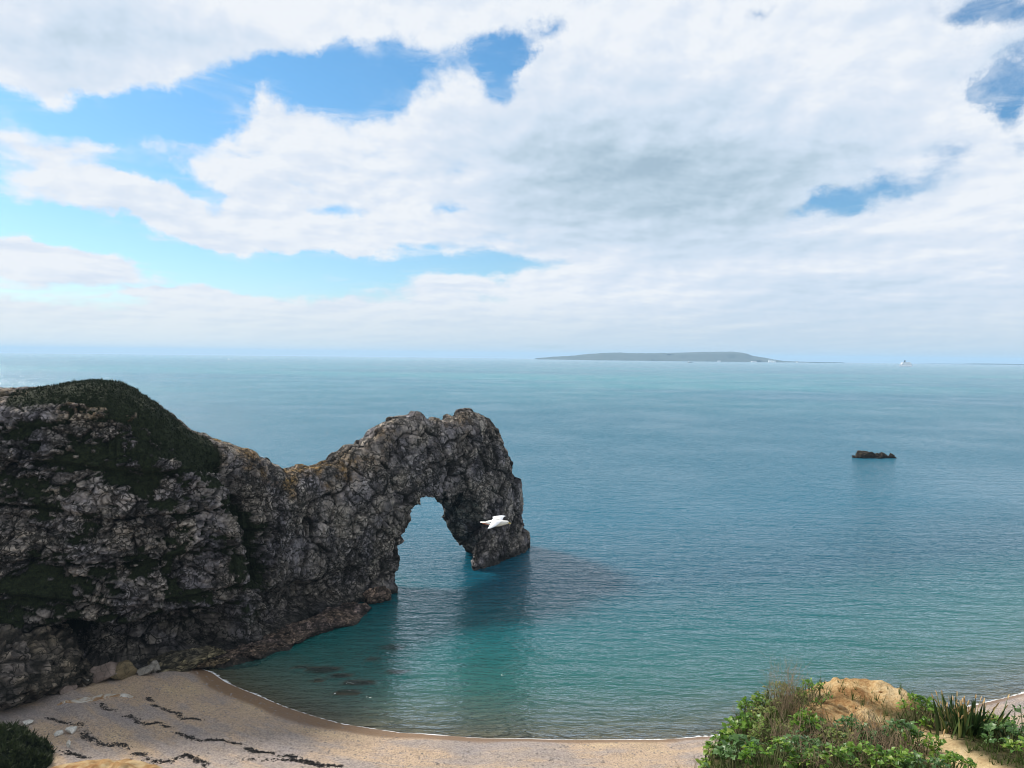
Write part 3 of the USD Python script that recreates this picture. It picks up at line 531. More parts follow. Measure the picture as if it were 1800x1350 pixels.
    l = [('pos.position', 'wv.vector'), ('wv.color', 'wsc.vector1'), ('pos.position', 'wad.vector1'), ('wsc.vector', 'wad.vector2'), ('wad.vector', 'wmp.vector'), ('wmp.vector', 'v1.vector'), ('v1.distance', 'v1r.value'), ('v1.distance', 'v1m.value'),
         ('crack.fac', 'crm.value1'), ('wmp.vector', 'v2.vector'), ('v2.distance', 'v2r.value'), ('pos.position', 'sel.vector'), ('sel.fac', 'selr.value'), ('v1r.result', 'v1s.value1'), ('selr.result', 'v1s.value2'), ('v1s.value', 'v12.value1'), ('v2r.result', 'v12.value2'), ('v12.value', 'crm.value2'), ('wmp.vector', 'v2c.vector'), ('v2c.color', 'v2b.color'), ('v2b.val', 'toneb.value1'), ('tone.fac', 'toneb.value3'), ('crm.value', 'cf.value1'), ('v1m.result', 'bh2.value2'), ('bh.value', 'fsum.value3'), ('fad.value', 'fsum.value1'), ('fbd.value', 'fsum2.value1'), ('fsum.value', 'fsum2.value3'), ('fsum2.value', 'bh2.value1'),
     ('wmp.vector', 'fa.vector'), ('wmp.vector', 'fas.vector1'), ('fa.position', 'fas.vector2'), ('fa.color', 'fac_.vector1'), ('fas.vector', 'fad.vector1'), ('fac_.vector', 'fad.vector2'),
     ('wmp.vector', 'fb.vector'), ('wmp.vector', 'fbs.vector1'), ('fb.position', 'fbs.vector2'), ('fb.color', 'fbc.vector1'), ('fbs.vector', 'fbd.vector1'), ('fbc.vector', 'fbd.vector2'), ('fa.color', 'fbw.color'),
         ('pos.position', 'n1.vector'), ('pos.position', 'n2.vector'), ('pos.position', 'n3.vector'), ('n1.fac', 'ta.value1'), ('toneb.value', 'ftone.value3'), ('fbw.val', 'ftone.value1'), ('ftone.value', 'ta.value3'), ('n2.fac', 'tb.value1'), ('ta.value', 'tb.value3'), ('tb.value', 'sc.value1'), ('sc.value', 'ramp.fac'),
         ('ramp.color', 'blue.color1'), ('n3.fac', 'bf.value'), ('bf.result', 'blue.fac'), ('blue.color', 'lm.color1'), ('n1.fac', 'lf.value'), ('lf.result', 'lf2.value1'), ('lich.fac', 'lf2.value2'), ('lf2.value', 'lm.fac'),
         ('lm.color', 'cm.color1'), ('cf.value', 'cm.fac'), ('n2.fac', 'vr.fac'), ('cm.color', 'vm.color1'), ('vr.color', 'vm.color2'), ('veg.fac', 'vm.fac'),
         ('vm.color', 'wm.color1'), ('wet.fac', 'wf.value1'), ('wf.value', 'wm.fac'), ('wm.color', 'p.base_color'),
         ('n2.fac', 'bh.value1'), ('n1.fac', 'n1s.value1'), ('n1s.value', 'bh.value3'), ('bh2.value', 'bump.height'), ('bump.normal', 'p.normal')]
    return mat(name, n, l)
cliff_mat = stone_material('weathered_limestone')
arch = thing('rock_arch', 'dark limestone headland running out from the beach to a sea arch', 'rock arch')
fu = UV[F0].mean(1)
parts = [('headland_cliff', fu < 5.55), ('saddle_ridge', (fu >= 5.55) & (fu < 7.9)), ('arch_wall', fu >= 7.9)]
for name, sel in parts:
    ff = F0[sel]; idx, inv = np.unique(ff, return_inverse=True)
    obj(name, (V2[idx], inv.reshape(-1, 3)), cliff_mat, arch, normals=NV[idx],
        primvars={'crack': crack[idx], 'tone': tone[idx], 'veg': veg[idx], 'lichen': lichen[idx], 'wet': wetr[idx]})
#--PART2--
# grass on the ledges and on the crown of the headland
rng = np.random.default_rng(11)
fv = veg[F0].mean(1); fcn = np.cross(V2[F0[:, 1]] - V2[F0[:, 0]], V2[F0[:, 2]] - V2[F0[:, 0]]); far_ = np.linalg.norm(fcn, axis=1) / 2; fnn = fcn / np.maximum(2 * far_[:, None], 1e-12)
cand = np.nonzero((fv > 0.55) & (fnn[:, 2] > 0.05) & (V2[F0[:, 0], 0] > -108))[0]
def blades(base, normal, h, w, lean, rng, per=3):
    """Little pointed blades, three to a tuft; one triangle each."""
    k = len(base); out = []
    for _ in range(per):
        a = rng.random(k) * 2 * np.pi
        side = np.stack([np.cos(a), np.sin(a), np.zeros(k)], 1) * (w * (0.6 + 0.8 * rng.random(k)))[:, None]
        tip = base + (normal * 0.4 + [0, 0, 0.8]) * (h * (0.5 + rng.random(k)))[:, None] + rng.normal(0, lean, (k, 3)) * h[:, None]
        out.append(np.stack([base - side, base + side, tip], 1))
    v = np.concatenate(out).reshape(-1, 3)
    return v, np.arange(len(v)).reshape(-1, 3)
def leafy(name, cols, scale=3.0, transl=0.25, rough=0.7, byobj=False, spec=0.3):
    n = {'pos': ('geometry', {}), 'oi': ('object_info', {}), 'nz': ('noise_texture', {'scale': scale, 'detail': 3.0, 'roughness': 0.6}),
         'mx': ('math', {'math_type': 'multiply_add', 'value2': 0.45}), 'ri': ('math', {'math_type': 'multiply', 'value2': 0.75 if byobj else 0.0}), 'ri2': ('math', {'math_type': 'multiply_add', 'value2': 0.0 if byobj else 0.8}),
         'ramp': ('rgb_ramp', {'ramp': cols}), 'p': ('principled_bsdf', {'roughness': rough, 'specular_ior_level': spec}), 't': ('translucent_bsdf', {}), 'mixs': ('mix_closure', {'fac': transl}),
         'bm': ('bump', {'strength': 0.3, 'distance': 0.01})}
    l = [('pos.position', 'nz.vector'), ('oi.random', 'ri.value1'), ('pos.random_per_island', 'ri2.value1'), ('ri.value', 'ri2.value3'), ('nz.fac', 'mx.value1'), ('ri2.value', 'mx.value3'), ('mx.value', 'ramp.fac'),
         ('ramp.color', 'p.base_color'), ('ramp.color', 't.color'), ('p.BSDF', 'mixs.closure1'), ('t.BSDF', 'mixs.closure2')]
    return mat(name, n, l, surface='mixs.closure')
turf_mat = leafy('clifftop_grass', [(0.0, (0.006, 0.010, 0.004)), (0.45, (0.014, 0.023, 0.007)), (0.75, (0.030, 0.040, 0.012)), (1.0, (0.075, 0.075, 0.028))], 0.4, 0.15)
pick = rng.choice(cand, 22000, p=far_[cand] / far_[cand].sum())
w3 = rng.dirichlet((1, 1, 1), len(pick)); bp = (V2[F0[pick]] * w3[:, :, None]).sum(1)
hh = 0.11 + 0.28 * rng.random(len(pick)) ** 3
t = obj('grass_tufts', blades(bp - fnn[pick] * 0.05, fnn[pick], hh, 0.10 + 0 * hh, 0.35, rng), turf_mat, arch)
tag(t, 'dark rough grass on the crown and ledges of the cliff', kind='stuff')
def rock_mat(name, lo, hi, warm=(0, 0, 0), scale=1.0):
    n = {'tc': ('texture_coordinate', {}), 'pos': ('geometry', {}), 'n1': ('noise_texture', {'scale': 1.2 * scale, 'detail': 8.0, 'roughness': 0.7}), 'n2': ('noise_texture', {'scale': 6.0 * scale, 'detail': 5.0, 'roughness': 0.7}),
         'a': ('math', {'math_type': 'multiply_add', 'value2': 0.5}), 's': ('math', {'math_type': 'multiply', 'value2': 0.68}), 'ramp': ('rgb_ramp', {'ramp': [(0.3, lo), (0.5, [(x + y) / 2 for x, y in zip(lo, hi)]), (0.68, hi)]}),
         'v': ('voronoi_texture', {'feature': 'distance_to_edge', 'scale': 0.9 * scale}), 'vr': ('map_range', {'from_min': 0.0, 'from_max': 0.05, 'to_min': 0.6, 'to_max': 0.0, 'clamp': True}), 'cm': ('mix', {'color2': (0.03, 0.028, 0.022)}),
         'bump': ('bump', {'strength': 0.9, 'distance': 0.25 / scale}), 'p': ('principled_bsdf', {'roughness': 0.92, 'specular_ior_level': 0.2})}
    l = [('pos.position', 'n1.vector'), ('pos.position', 'n2.vector'), ('pos.position', 'v.vector'), ('n1.fac', 'a.value3'), ('n2.fac', 'a.value1'), ('a.value', 's.value1'), ('s.value', 'ramp.fac'), ('v.distance', 'vr.value'), ('vr.result', 'cm.fac'), ('ramp.color', 'cm.color1'), ('cm.color', 'p.base_color'),
         ('a.value', 'bump.height'), ('bump.normal', 'p.normal')]
    return mat(name, n, l)
def boulder(size, seed, detail=2, rough=0.06):
    """A broken block: the hull of random points, its edges worn and pitted."""
    g = np.random.default_rng(seed)
    p = g.normal(size=(15, 3)); p /= np.linalg.norm(p, axis=1, keepdims=True); p *= (0.8 + 0.3 * g.random((15, 1)))
    h = trimesh.convex.convex_hull(p * 0.5)
    v, f = np.array(h.vertices), np.array(h.faces)
    for _ in range(detail):
        v, f = trimesh.remesh.subdivide(v, f)[:2]
    v, f = welded(v, f)
    nn = vnormals(v, f)
    v = v + nn * ((meshkit.fbm(v * 3.2 + seed, 4, seed) - 0.5) * 2 * rough)[:, None]
    lo, hi = v.min(0), v.max(0)
    return (v - (lo + hi) / 2) / (hi - lo) * np.array(size), f

def crag(size, seed, detail=4, cell=1.1):
    """A boulder broken into cracked blocks like the cliff: mesh and its vertex data."""
    v, f = boulder(size, seed, detail, 0.04)
    nn = vnormals(v, f); b1, b2 = blocks(v + seed * 31.7, cell, seed, (1.2, 1.2, 0.7)), blocks(v + seed * 17.3, cell * 0.4, seed + 1, (1.2, 1.2, 0.7))
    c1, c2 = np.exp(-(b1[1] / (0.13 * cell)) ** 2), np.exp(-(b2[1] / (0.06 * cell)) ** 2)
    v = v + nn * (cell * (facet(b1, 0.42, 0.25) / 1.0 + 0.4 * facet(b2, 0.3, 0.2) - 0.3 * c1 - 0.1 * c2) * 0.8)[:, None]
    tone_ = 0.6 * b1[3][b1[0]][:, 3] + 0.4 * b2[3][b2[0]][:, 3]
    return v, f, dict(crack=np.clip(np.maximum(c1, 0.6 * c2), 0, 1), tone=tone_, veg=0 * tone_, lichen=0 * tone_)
# ------------------------------------------------------------------ stones and ledges along the foot of the cliff
mats_rock = {'pale': rock_mat('pale_boulder_stone', (0.13, 0.12, 0.10), (0.27, 0.25, 0.22)), 'tan': rock_mat('tan_boulder_stone', (0.08, 0.062, 0.035), (0.18, 0.14, 0.08)),
             'pink': rock_mat('pink_ledge_stone', (0.09, 0.07, 0.06), (0.22, 0.17, 0.145)), 'dark': rock_mat('dark_outcrop_stone', (0.03, 0.03, 0.03), (0.11, 0.10, 0.085)), 'white': rock_mat('white_limestone', (0.34, 0.33, 0.30), (0.62, 0.60, 0.55), scale=3.0),
             'green': rock_mat('weedy_ledge_stone', (0.05, 0.05, 0.025), (0.16, 0.15, 0.09))}
def zland(p):
    return float(ground_height(np.array([p[0]]), np.array([p[1]]))[0][0])
def on_beach(px, py):
    p = ground(px, py, 1.5)
    for _ in range(6):
        p = ground(px, py, max(zland(p), 0.0))
    return p
def place_rock(name, px, py, wpx, hpx, kind, label, seed, cat='boulder', group=None, deep=1.0, rz=None, detail=2, sink=0.25):
    """A rock whose foot shows at the pixel px, py and which is wpx by hpx pixels large there."""
    p = on_beach(px, py); k = np.linalg.norm(p - [0, 0, CAM_Z]) / FPX
    w, h = wpx * k, hpx * k
    pv = None
    if detail >= 3:
        v, f, pv = crag((w, w * deep, h * (1 + sink)), seed, detail + 1, max(0.5, min(w, h) * 0.35))
    else:
        v, f = boulder((w, w * deep, h * (1 + sink)), seed, detail)
    o = thing(name, label, cat, (p[0], p[1] + w * deep * 0.3, p[2]), 0.0, group)
    v[:, 2] += h * (1 + sink) / 2 - h * sink
    a = rz if rz is not None else 0.5
    c, s_ = math.cos(a), math.sin(a)
    v[:, :2] = v[:, :2] @ np.array([[c, s_], [-s_, c]])
    if pv:
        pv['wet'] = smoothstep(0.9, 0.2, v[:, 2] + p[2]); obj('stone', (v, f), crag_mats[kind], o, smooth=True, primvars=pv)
    else:
        obj('stone', (v, f), mats_rock[kind], o, smooth=35)
    return o
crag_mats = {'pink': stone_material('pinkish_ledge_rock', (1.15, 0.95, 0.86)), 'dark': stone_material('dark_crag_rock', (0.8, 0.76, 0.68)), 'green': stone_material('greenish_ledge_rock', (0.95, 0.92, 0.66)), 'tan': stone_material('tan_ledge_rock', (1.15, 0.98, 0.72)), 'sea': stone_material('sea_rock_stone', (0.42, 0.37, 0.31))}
place_rock('rock_outcrop', -22, 1250, 190, 92, 'dark', 'dark rock outcrop with a tan top at the left edge of the beach', 5, 'rock', deep=1.1, detail=4)
place_rock('boulder', 92, 1216, 32, 26, 'tan', 'rounded yellowish boulder at the cliff foot beside the dark outcrop', 21)
place_rock('boulder', 74, 1222, 22, 22, 'pale', 'pale grey angular boulder between the dark outcrop and the yellow boulder', 22)
place_rock('boulder', 112, 1218, 26, 12, 'pink', 'low brownish pink boulder right of the yellow boulder', 23)
place_rock('boulder', 176, 1199, 44, 26, 'pink', 'wide pinkish boulder lying under the cliff overhang', 24)
place_rock('boulder', 208, 1196, 40, 26, 'tan', 'dark tan boulder against the cliff beside the wide pink one', 25)
place_rock('boulder', 268, 1184, 18, 18, 'pale', 'pale greenish boulder of a pair under the overhang', 26)
place_rock('boulder', 252, 1188, 24, 14, 'pale', 'low pale slab of the pair under the overhang', 27)
place_rock('boulder', 140, 1207, 24, 10, 'pale', 'small pale slab in the shade of the overhang', 28)
place_rock('rock_ledge', 320, 1178, 110, 24, 'green', 'smooth greenish rock ledge at the cliff foot by the water corner', 31, 'rock ledge', deep=0.5, rz=0.45, detail=3)
place_rock('rock_ledge', 368, 1176, 66, 14, 'tan', 'low tan rock step running down to the first wave of foam', 32, 'rock ledge', deep=0.5, rz=0.5, detail=3)
rs = random.Random(3)
slabs = [(404, 1164, 52, 15), (432, 1153, 56, 17), (462, 1140, 56, 18), (494, 1127, 56, 16), (522, 1116, 50, 16), (552, 1107, 50, 15), (582, 1097, 46, 15), (606, 1086, 44, 16), (634, 1074, 38, 12)]
for i, (px, py, w, h) in enumerate(slabs):
    place_rock('waterline_slab', px + rs.uniform(-4, 4), py + 3, w * rs.uniform(1.0, 1.9), h * rs.uniform(0.6, 1.1), 'pink', 'low broken pinkish limestone slab at the waterline under the saddle', 40 + i, 'rock ledge', 'slabs along the waterline below the saddle', deep=1.1, rz=0.7, detail=3, sink=0.8)
place_rock('rock_shelf', 664, 1060, 62, 24, 'pink', 'pinkish rock shelf at the foot of the arch\'s left pillar', 60, 'rock ledge', deep=0.5, rz=0.75, detail=3, sink=0.6)
pale_stones = [(122, 1290, 15, 8, 'white chalky stone on the shingle between two strandlines of weed'), (60, 1304, 9, 6, 'small white stone near the grassy mound'), (100, 1294, 12, 5, 'cream stone left of the white chalky stone'), (119, 1314, 6, 10, 'upright bluish white stone near the lowest strandline'), (46, 1274, 13, 4, 'flat pale stone below the dark outcrop')]
for i, (px, py, w, h, lab) in enumerate(pale_stones):
    place_rock('pale_stone', px, py, w, h, 'white', lab, 70 + i, 'stone', sink=0.3)
# a patch of white and rust coloured clay washed out on the shingle
def ribbon(path_px, half, lift, step=0.35, seed=1):
    pts = np.array([on_beach(*p) for p in path_px]); s = np.concatenate([[0], np.cumsum(np.linalg.norm(np.diff(pts[:, :2], axis=0), axis=1))])
    q = np.arange(0, s[-1], step); c = np.stack([np.interp(q, s, pts[:, k]) for k in range(2)], 1)
    t = np.gradient(c, axis=0); t /= np.linalg.norm(t, axis=1, keepdims=True); nrm = np.stack([-t[:, 1], t[:, 0]], 1)
    m_ = 9; u = np.linspace(-1, 1, m_); wob = meshkit.fbm(np.stack([q * 0.5, q * 0 + seed, q * 0], 1), 4, seed); hw = half * (0.25 + 1.5 * wob) * np.sin(np.pi * np.clip((q + 0.3) / (s[-1] + 0.3), 0, 1)) ** 0.6
    c = c + nrm * ((meshkit.fbm(np.stack([q * 0.3, q * 0 + 7 + seed, q * 0], 1), 3, seed + 5) - 0.5) * half * 1.6)[:, None]
    g = c[:, None] + nrm[:, None] * (u[None, :, None] * hw[:, None, None])
    z = ground_height(g[..., 0], g[..., 1])[0] + lift * (1 - u[None] ** 2) * (0.5 + meshkit.fbm(np.stack([g[..., 0], g[..., 1], 0 * g[..., 0]], -1) * 1.2, 3, seed)) - 0.03
    return np.concatenate([g, z[..., None]], -1).reshape(-1, 3), grid_faces(len(q), m_)
n = {'pos': ('geometry', {}), 'n1': ('noise_texture', {'scale': 0.7, 'detail': 6.0, 'roughness': 0.65, 'distortion': 0.6}), 'ramp': ('rgb_ramp', {'ramp': [(0.34, (0.16, 0.075, 0.03)), (0.45, (0.24, 0.15, 0.08)), (0.53, (0.34, 0.31, 0.26)), (0.66, (0.5, 0.48, 0.44))]}), 'p': ('principled_bsdf', {'roughness': 0.9})}
clay = obj('clay_wash', ribbon([(100, 1238), (130, 1234), (160, 1229), (190, 1222), (215, 1222), (238, 1226)], 0.9, 0.16, 0.25, 3), mat('washed_clay', n, [('pos.position', 'n1.vector'), ('n1.fac', 'ramp.fac'), ('ramp.color', 'p.base_color')]), smooth=True)
tag(clay, 'streak of white and rust coloured clay washed across the shingle', 'clay')
# shingle stones large enough to catch light
rng = np.random.default_rng(23)
px_s = rng.uniform(-60, 1850, 42000); k = rng.random(len(px_s))
xs = rng.uniform(-85, 95, 60000); ys = rng.uniform(84, 125, 60000)
zs, ds, _ = ground_height(xs, ys)
keep = (ds > 1.2) & (rng.random(len(ds)) < np.clip(0.35 + 0.65 * meshkit.fbm(np.stack([xs, ys, 0 * xs], 1) * 0.2, 3, 8), 0, 1)) & (ys < np.interp(xs, FOOT[:, 0], FOOT[:, 1]) - 0.5)
xs, ys, zs = xs[keep], ys[keep], zs[keep]
oc = trimesh.creation.icosahedron(); ov, of = np.array(oc.vertices), np.array(oc.faces)
oc = trimesh.creation.box((1, 1, 1)); octv = np.array([[1, 0, 0], [-1, 0, 0], [0, 1, 0], [0, -1, 0], [0, 0, 1.0]]); octf = np.array([[0, 2, 4], [2, 1, 4], [1, 3, 4], [3, 0, 4]])
sz = 0.04 + 0.11 * rng.random(len(xs)) ** 4 + 0.10 * (rng.random(len(xs)) < 0.012); rot = rng.random(len(xs)) * 6.28
sv = octv[None] * (sz[:, None] * np.stack([1 + rng.random(len(xs)), 0.7 + 0.5 * rng.random(len(xs)), 0.5 + 0.5 * rng.random(len(xs))], 1))[:, None]
c, s_ = np.cos(rot)[:, None], np.sin(rot)[:, None]
sv = np.stack([sv[..., 0] * c - sv[..., 1] * s_, sv[..., 0] * s_ + sv[..., 1] * c, sv[..., 2]], -1) + np.stack([xs, ys, zs - 0.01], 1)[:, None]
n = {'g': ('geometry', {}), 'ramp': ('rgb_ramp', {'ramp': [(0.0, (0.20, 0.17, 0.15)), (0.25, (0.27, 0.24, 0.215)), (0.7, (0.36, 0.31, 0.25)), (0.9, (0.44, 0.38, 0.30)), (1.0, (0.58, 0.56, 0.52))]}), 'p': ('principled_bsdf', {'roughness': 0.8, 'specular_ior_level': 0.3})}
peb = obj('shingle', (sv.reshape(-1, 3), (octf[None] + 5 * np.arange(len(xs))[:, None, None]).reshape(-1, 3)), mat('shingle_stones', n, [('g.random_per_island', 'ramp.fac'), ('ramp.color', 'p.base_color')]))
tag(peb, 'loose grey and tan shingle stones covering the beach', 'shingle', kind='stuff')
# strandlines of dark weed
weed_mat = mat('dried_seaweed', {'g': ('geometry', {}), 'ramp': ('rgb_ramp', {'ramp': [(0.0, (0.012, 0.009, 0.007)), (1.0, (0.045, 0.032, 0.022))]}), 'p': ('principled_bsdf', {'roughness': 0.6})}, [('g.random_per_island', 'ramp.fac'), ('ramp.color', 'p.base_color')])
lines = [([(88, 1264), (108, 1272), (126, 1276), (140, 1283), (165, 1296), (190, 1303), (208, 1312), (235, 1322), (262, 1335), (292, 1337), (318, 1333), (352, 1337), (395, 1350)], 0.55, 'long thick black strandline of weed across the lower beach'),
         ([(112, 1320), (135, 1325), (158, 1330)], 0.5, 'short clump of black weed right of the upright bluish stone'),
         ([(172, 1240), (188, 1245), (206, 1247)], 0.45, 'short dark weed streak just below the clay streak'),
         ([(224, 1254), (245, 1262), (268, 1272), (290, 1281), (318, 1294), (345, 1298), (392, 1303), (420, 1310), (455, 1322), (500, 1326), (540, 1336), (600, 1349)], 0.42, 'thin broken middle strandline of dark weed on orange sand'),
         ([(256, 1228), (268, 1238), (300, 1249), (325, 1260), (350, 1267)], 0.38, 'faint upper line of weed scraps nearest the water'),
         ([(440, 1330), (500, 1338), (560, 1346), (610, 1352)], 0.5, 'scattered weed along the bottom edge of the beach')]
for i, (pp, half, lab) in enumerate(lines):
    pts = np.array([on_beach(*p)[:2] for p in pp]); s = np.concatenate([[0], np.cumsum(np.linalg.norm(np.diff(pts, axis=0), axis=1))])
    g = np.random.default_rng(300 + i); k = int(s[-1] * 48)
    q = g.random(k) * s[-1]; dens = meshkit.fbm(np.stack([q * 0.8, q * 0 + i, q * 0], 1), 3, 40 + i); q = q[dens > 0.27 + 0.26 * g.random(k)]; k = len(q)
    c0 = np.stack([np.interp(q, s, pts[:, j]) for j in range(2)], 1) + g.normal(0, half * 0.62, (k, 2)) * [1.0, 0.55] + np.column_stack([0 * q, (meshkit.fbm(np.stack([q * 0.5, q * 0, q * 0 + i], 1), 3, 60 + i) - 0.5) * 2.2])
    zz = ground_height(c0[:, 0], c0[:, 1])[0]
    L = 0.08 + 0.34 * g.random(k) ** 2; W = 0.025 + 0.06 * g.random(k); a = g.normal(-0.35, 0.7, k)
    dx, dy = np.cos(a), np.sin(a)
    b0 = np.column_stack([c0, zz - 0.02])
    e1 = np.stack([dx, dy, 0 * dx], 1) * L[:, None]; e2 = np.stack([-dy, dx, 0 * dx], 1) * W[:, None]; top = b0 + [0, 0, 1] * (0.07 + 0.12 * g.random(k))[:, None] + e1 * 0.2
    vv = np.stack([b0 - e1, b0 - e2 * 0.8, b0 + e1 * 0.8 - e2 * 0.3, b0 + e2, top], 1)
    ff = np.array([[0, 1, 4], [1, 2, 4], [2, 3, 4], [3, 0, 4]])
    o = obj('seaweed_strandline', (vv.reshape(-1, 3), (ff[None] + 5 * np.arange(k)[:, None, None]).reshape(-1, 3)), weed_mat)
    tag(o, lab, 'seaweed', kind='stuff')
# grassy mound at the lower left corner
mv, mf = [], []
c0 = on_beach(8, 1352)
gx_, gy_ = np.meshgrid(np.linspace(-9, 9, 70), np.linspace(-7, 7, 60), indexing='ij')
rr = np.sqrt((gx_ / 8.2) ** 2 + (gy_ / 6.2) ** 2); hgt = 3.7 * np.clip(1 - rr ** 2, 0, 1) ** 0.8
P3 = np.stack([gx_, gy_, 0 * gx_], -1); hgt = hgt * (0.75 + 0.5 * meshkit.fbm(P3 * 0.3, 4, 2)) + 2.4 * (meshkit.fbm(P3 * 0.7, 4, 6) - 0.5) * smoothstep(0.05, 1.0, hgt)
wx, wy = gx_ + c0[0] - 3.6, gy_ + c0[1] + 0.5
mz = ground_height(wx, wy)[0] - 0.25 + hgt
mv = np.stack([wx, wy, mz], -1).reshape(-1, 3); mf = grid_faces(70, 60)
mound = thing('grassy_mound', 'dark green overgrown mound at the lower left corner of the beach', 'mound')
obj('turf', (mv, mf), turf_mat, mound, smooth=True)
g = np.random.default_rng(5); sel = np.nonzero(hgt.ravel() > 0.3)[0]; pk = g.choice(sel, 9000); bp = mv[pk] + np.c_[g.uniform(-0.13, 0.13, (9000, 2)), np.zeros(9000)]
mound_green = leafy('mound_scrub', [(0.0, (0.012, 0.020, 0.006)), (0.5, (0.032, 0.045, 0.012)), (0.8, (0.06, 0.072, 0.02)), (1.0, (0.11, 0.10, 0.04))], 0.8, 0.2)
t = obj('scrub', blades(bp, np.tile([0, 0, 1.0], (9000, 1)), 0.10 + 0.20 * g.random(9000) ** 2, 0.13 + 0 * bp[:, 0], 1.3, g, 3), mound_green, mound); tag(t, kind='stuff')
# bare tan soil along the very bottom
n = {'pos': ('geometry', {}), 'n1': ('noise_texture', {'scale': 0.55, 'detail': 7.0, 'roughness': 0.65}), 'ramp': ('rgb_ramp', {'ramp': [(0.32, (0.13, 0.05, 0.02)), (0.45, (0.24, 0.14, 0.06)), (0.6, (0.33, 0.24, 0.13)), (0.75, (0.42, 0.34, 0.22))]}), 'b': ('bump', {'strength': 0.7, 'distance': 0.3}), 'p': ('principled_bsdf', {'roughness': 0.95, 'specular_ior_level': 0.1})}
soil_mat_far = mat('tan_slip_soil', n, [('pos.position', 'n1.vector'), ('n1.fac', 'ramp.fac'), ('ramp.color', 'p.base_color'), ('n1.fac', 'b.height'), ('b.normal', 'p.normal')])
c1 = on_beach(190, 1357)
gx_, gy_ = np.meshgrid(np.linspace(-8, 8, 60), np.linspace(-4, 4, 34), indexing='ij')
rr = np.sqrt((gx_ / 7.5) ** 2 + (gy_ / 3.6) ** 2); hgt = 0.9 * np.clip(1 - rr ** 2, 0, 1) ** 0.7 * (0.6 + 0.8 * meshkit.fbm(np.stack([gx_, gy_, 0 * gx_], -1) * 0.5, 4, 14))
hgt = hgt * (0.5 + 1.0 * meshkit.fbm(np.stack([gx_, gy_, 0 * gx_], -1) * 1.3, 4, 15))
wx, wy = gx_ + c1[0], gy_ + c1[1] - 0.6
o = obj('soil_slip', (np.stack([wx, wy, ground_height(wx, wy)[0] - 0.15 + hgt], -1).reshape(-1, 3), grid_faces(60, 34)), soil_mat_far, smooth=True)
tag(o, 'low heap of tan and rust soil beside the grassy mound at the bottom', 'soil heap')

# ------------------------------------------------------------------ rock out at sea
def sea_z(p):
    return float(drop(p[0], p[1]))
c = ground(1535, 805, -0.1)
parts_ = []
g = np.random.default_rng(77)
for (dx, dy, w, d_, h, sd) in [(-5.6, 0, 8.0, 6, 8.6, 1), (-1.6, 0.3, 6, 5, 7.4, 2), (1.6, 0, 5.5, 5, 6.8, 3), (4.4, 0.3, 4.2, 4, 7.2, 4), (6.6, 0.2, 3.6, 4, 5.0, 5), (9.0, 0.0, 3.8, 3.5, 6.4, 8), (-9.3, -0.5, 4.0, 3.5, 4.0, 6), (0.5, -2, 7, 3.5, 3.6, 7), (11, 0.3, 2.6, 2.5, 2.6, 9)]:
    v, f, pv = crag((w, d_, h), sd + 60, 4, 1.1); parts_.append((v + [dx, dy, -0.4], f, pv))
isl = thing('sea_rock', 'low dark rock standing alone in open water at the right', 'rock', c)
off = np.cumsum([0] + [len(a[0]) for a in parts_[:-1]]); vv = np.vstack([a[0] for a in parts_]); pv = {k: np.concatenate([a[2][k] for a in parts_]) for k in parts_[0][2]}; pv['wet'] = smoothstep(1.6, 0.4, vv[:, 2])
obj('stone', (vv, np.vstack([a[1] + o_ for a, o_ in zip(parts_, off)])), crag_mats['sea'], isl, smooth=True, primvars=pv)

# ------------------------------------------------------------------ the far island, its harbour and the coast beyond
land_mat = mat('distant_land', {'pos': ('geometry', {}), 'n1': ('noise_texture', {'scale': 0.003, 'detail': 7.0, 'roughness': 0.6}), 'ramp': ('rgb_ramp', {'ramp': [(0.35, (0.02, 0.03, 0.02)), (0.62, (0.035, 0.045, 0.03)), (0.78, (0.13, 0.12, 0.10))]}), 'p': ('principled_bsdf', {'roughness': 0.95})},
               [('pos.position', 'n1.vector'), ('n1.fac', 'ramp.fac'), ('ramp.color', 'p.base_color')])
def far_land(name, skyline_px, Y0, depth_m, label, cat, jag, seed):
    px = np.linspace(skyline_px[0][0], skyline_px[-1][0], 220); py = np.interp(px, [p[0] for p in skyline_px], [p[1] for p in skyline_px])
    top = np.array([at_depth(a, b, Y0) for a, b in zip(px, py)]); base = drop(top[:, 0], Y0) - 6
    hgt = np.maximum(top[:, 2] - base, 1.0)
    hgt = hgt + (meshkit.fbm(np.stack([px * 0.35, px * 0, px * 0 + seed], 1), 4, seed) - 0.5) * jag * np.minimum(hgt / 40, 1)
    prof = [(-1.0, 0.0), (-0.9, 0.25), (-0.72, 0.36), (-0.6, 0.72), (-0.45, 0.86), (-0.2, 0.96), (0.0, 1.0), (0.4, 0.98), (0.8, 0.7), (1.0, 0.0)]
    rows = []
    for u, k in prof:
        wob = (meshkit.fbm(np.stack([px * 0.06, px * 0 + u * 5, px * 0], 1), 4, seed + 1) - 0.5) * 0.35
        wd = depth_m * np.clip(hgt / 90, 0.15, 1.0)
        rows.append(np.stack([top[:, 0], Y0 + (u + wob * (abs(u) > 0.1)) * wd, base + hgt * k * (1 + 0.12 * wob * (0 < k < 1))], 1))
    return tag(obj(name, (np.stack(rows, 1).reshape(-1, 3), grid_faces(len(px), len(prof))[:, ::-1]), land_mat, smooth=60), label, cat, kind='structure')
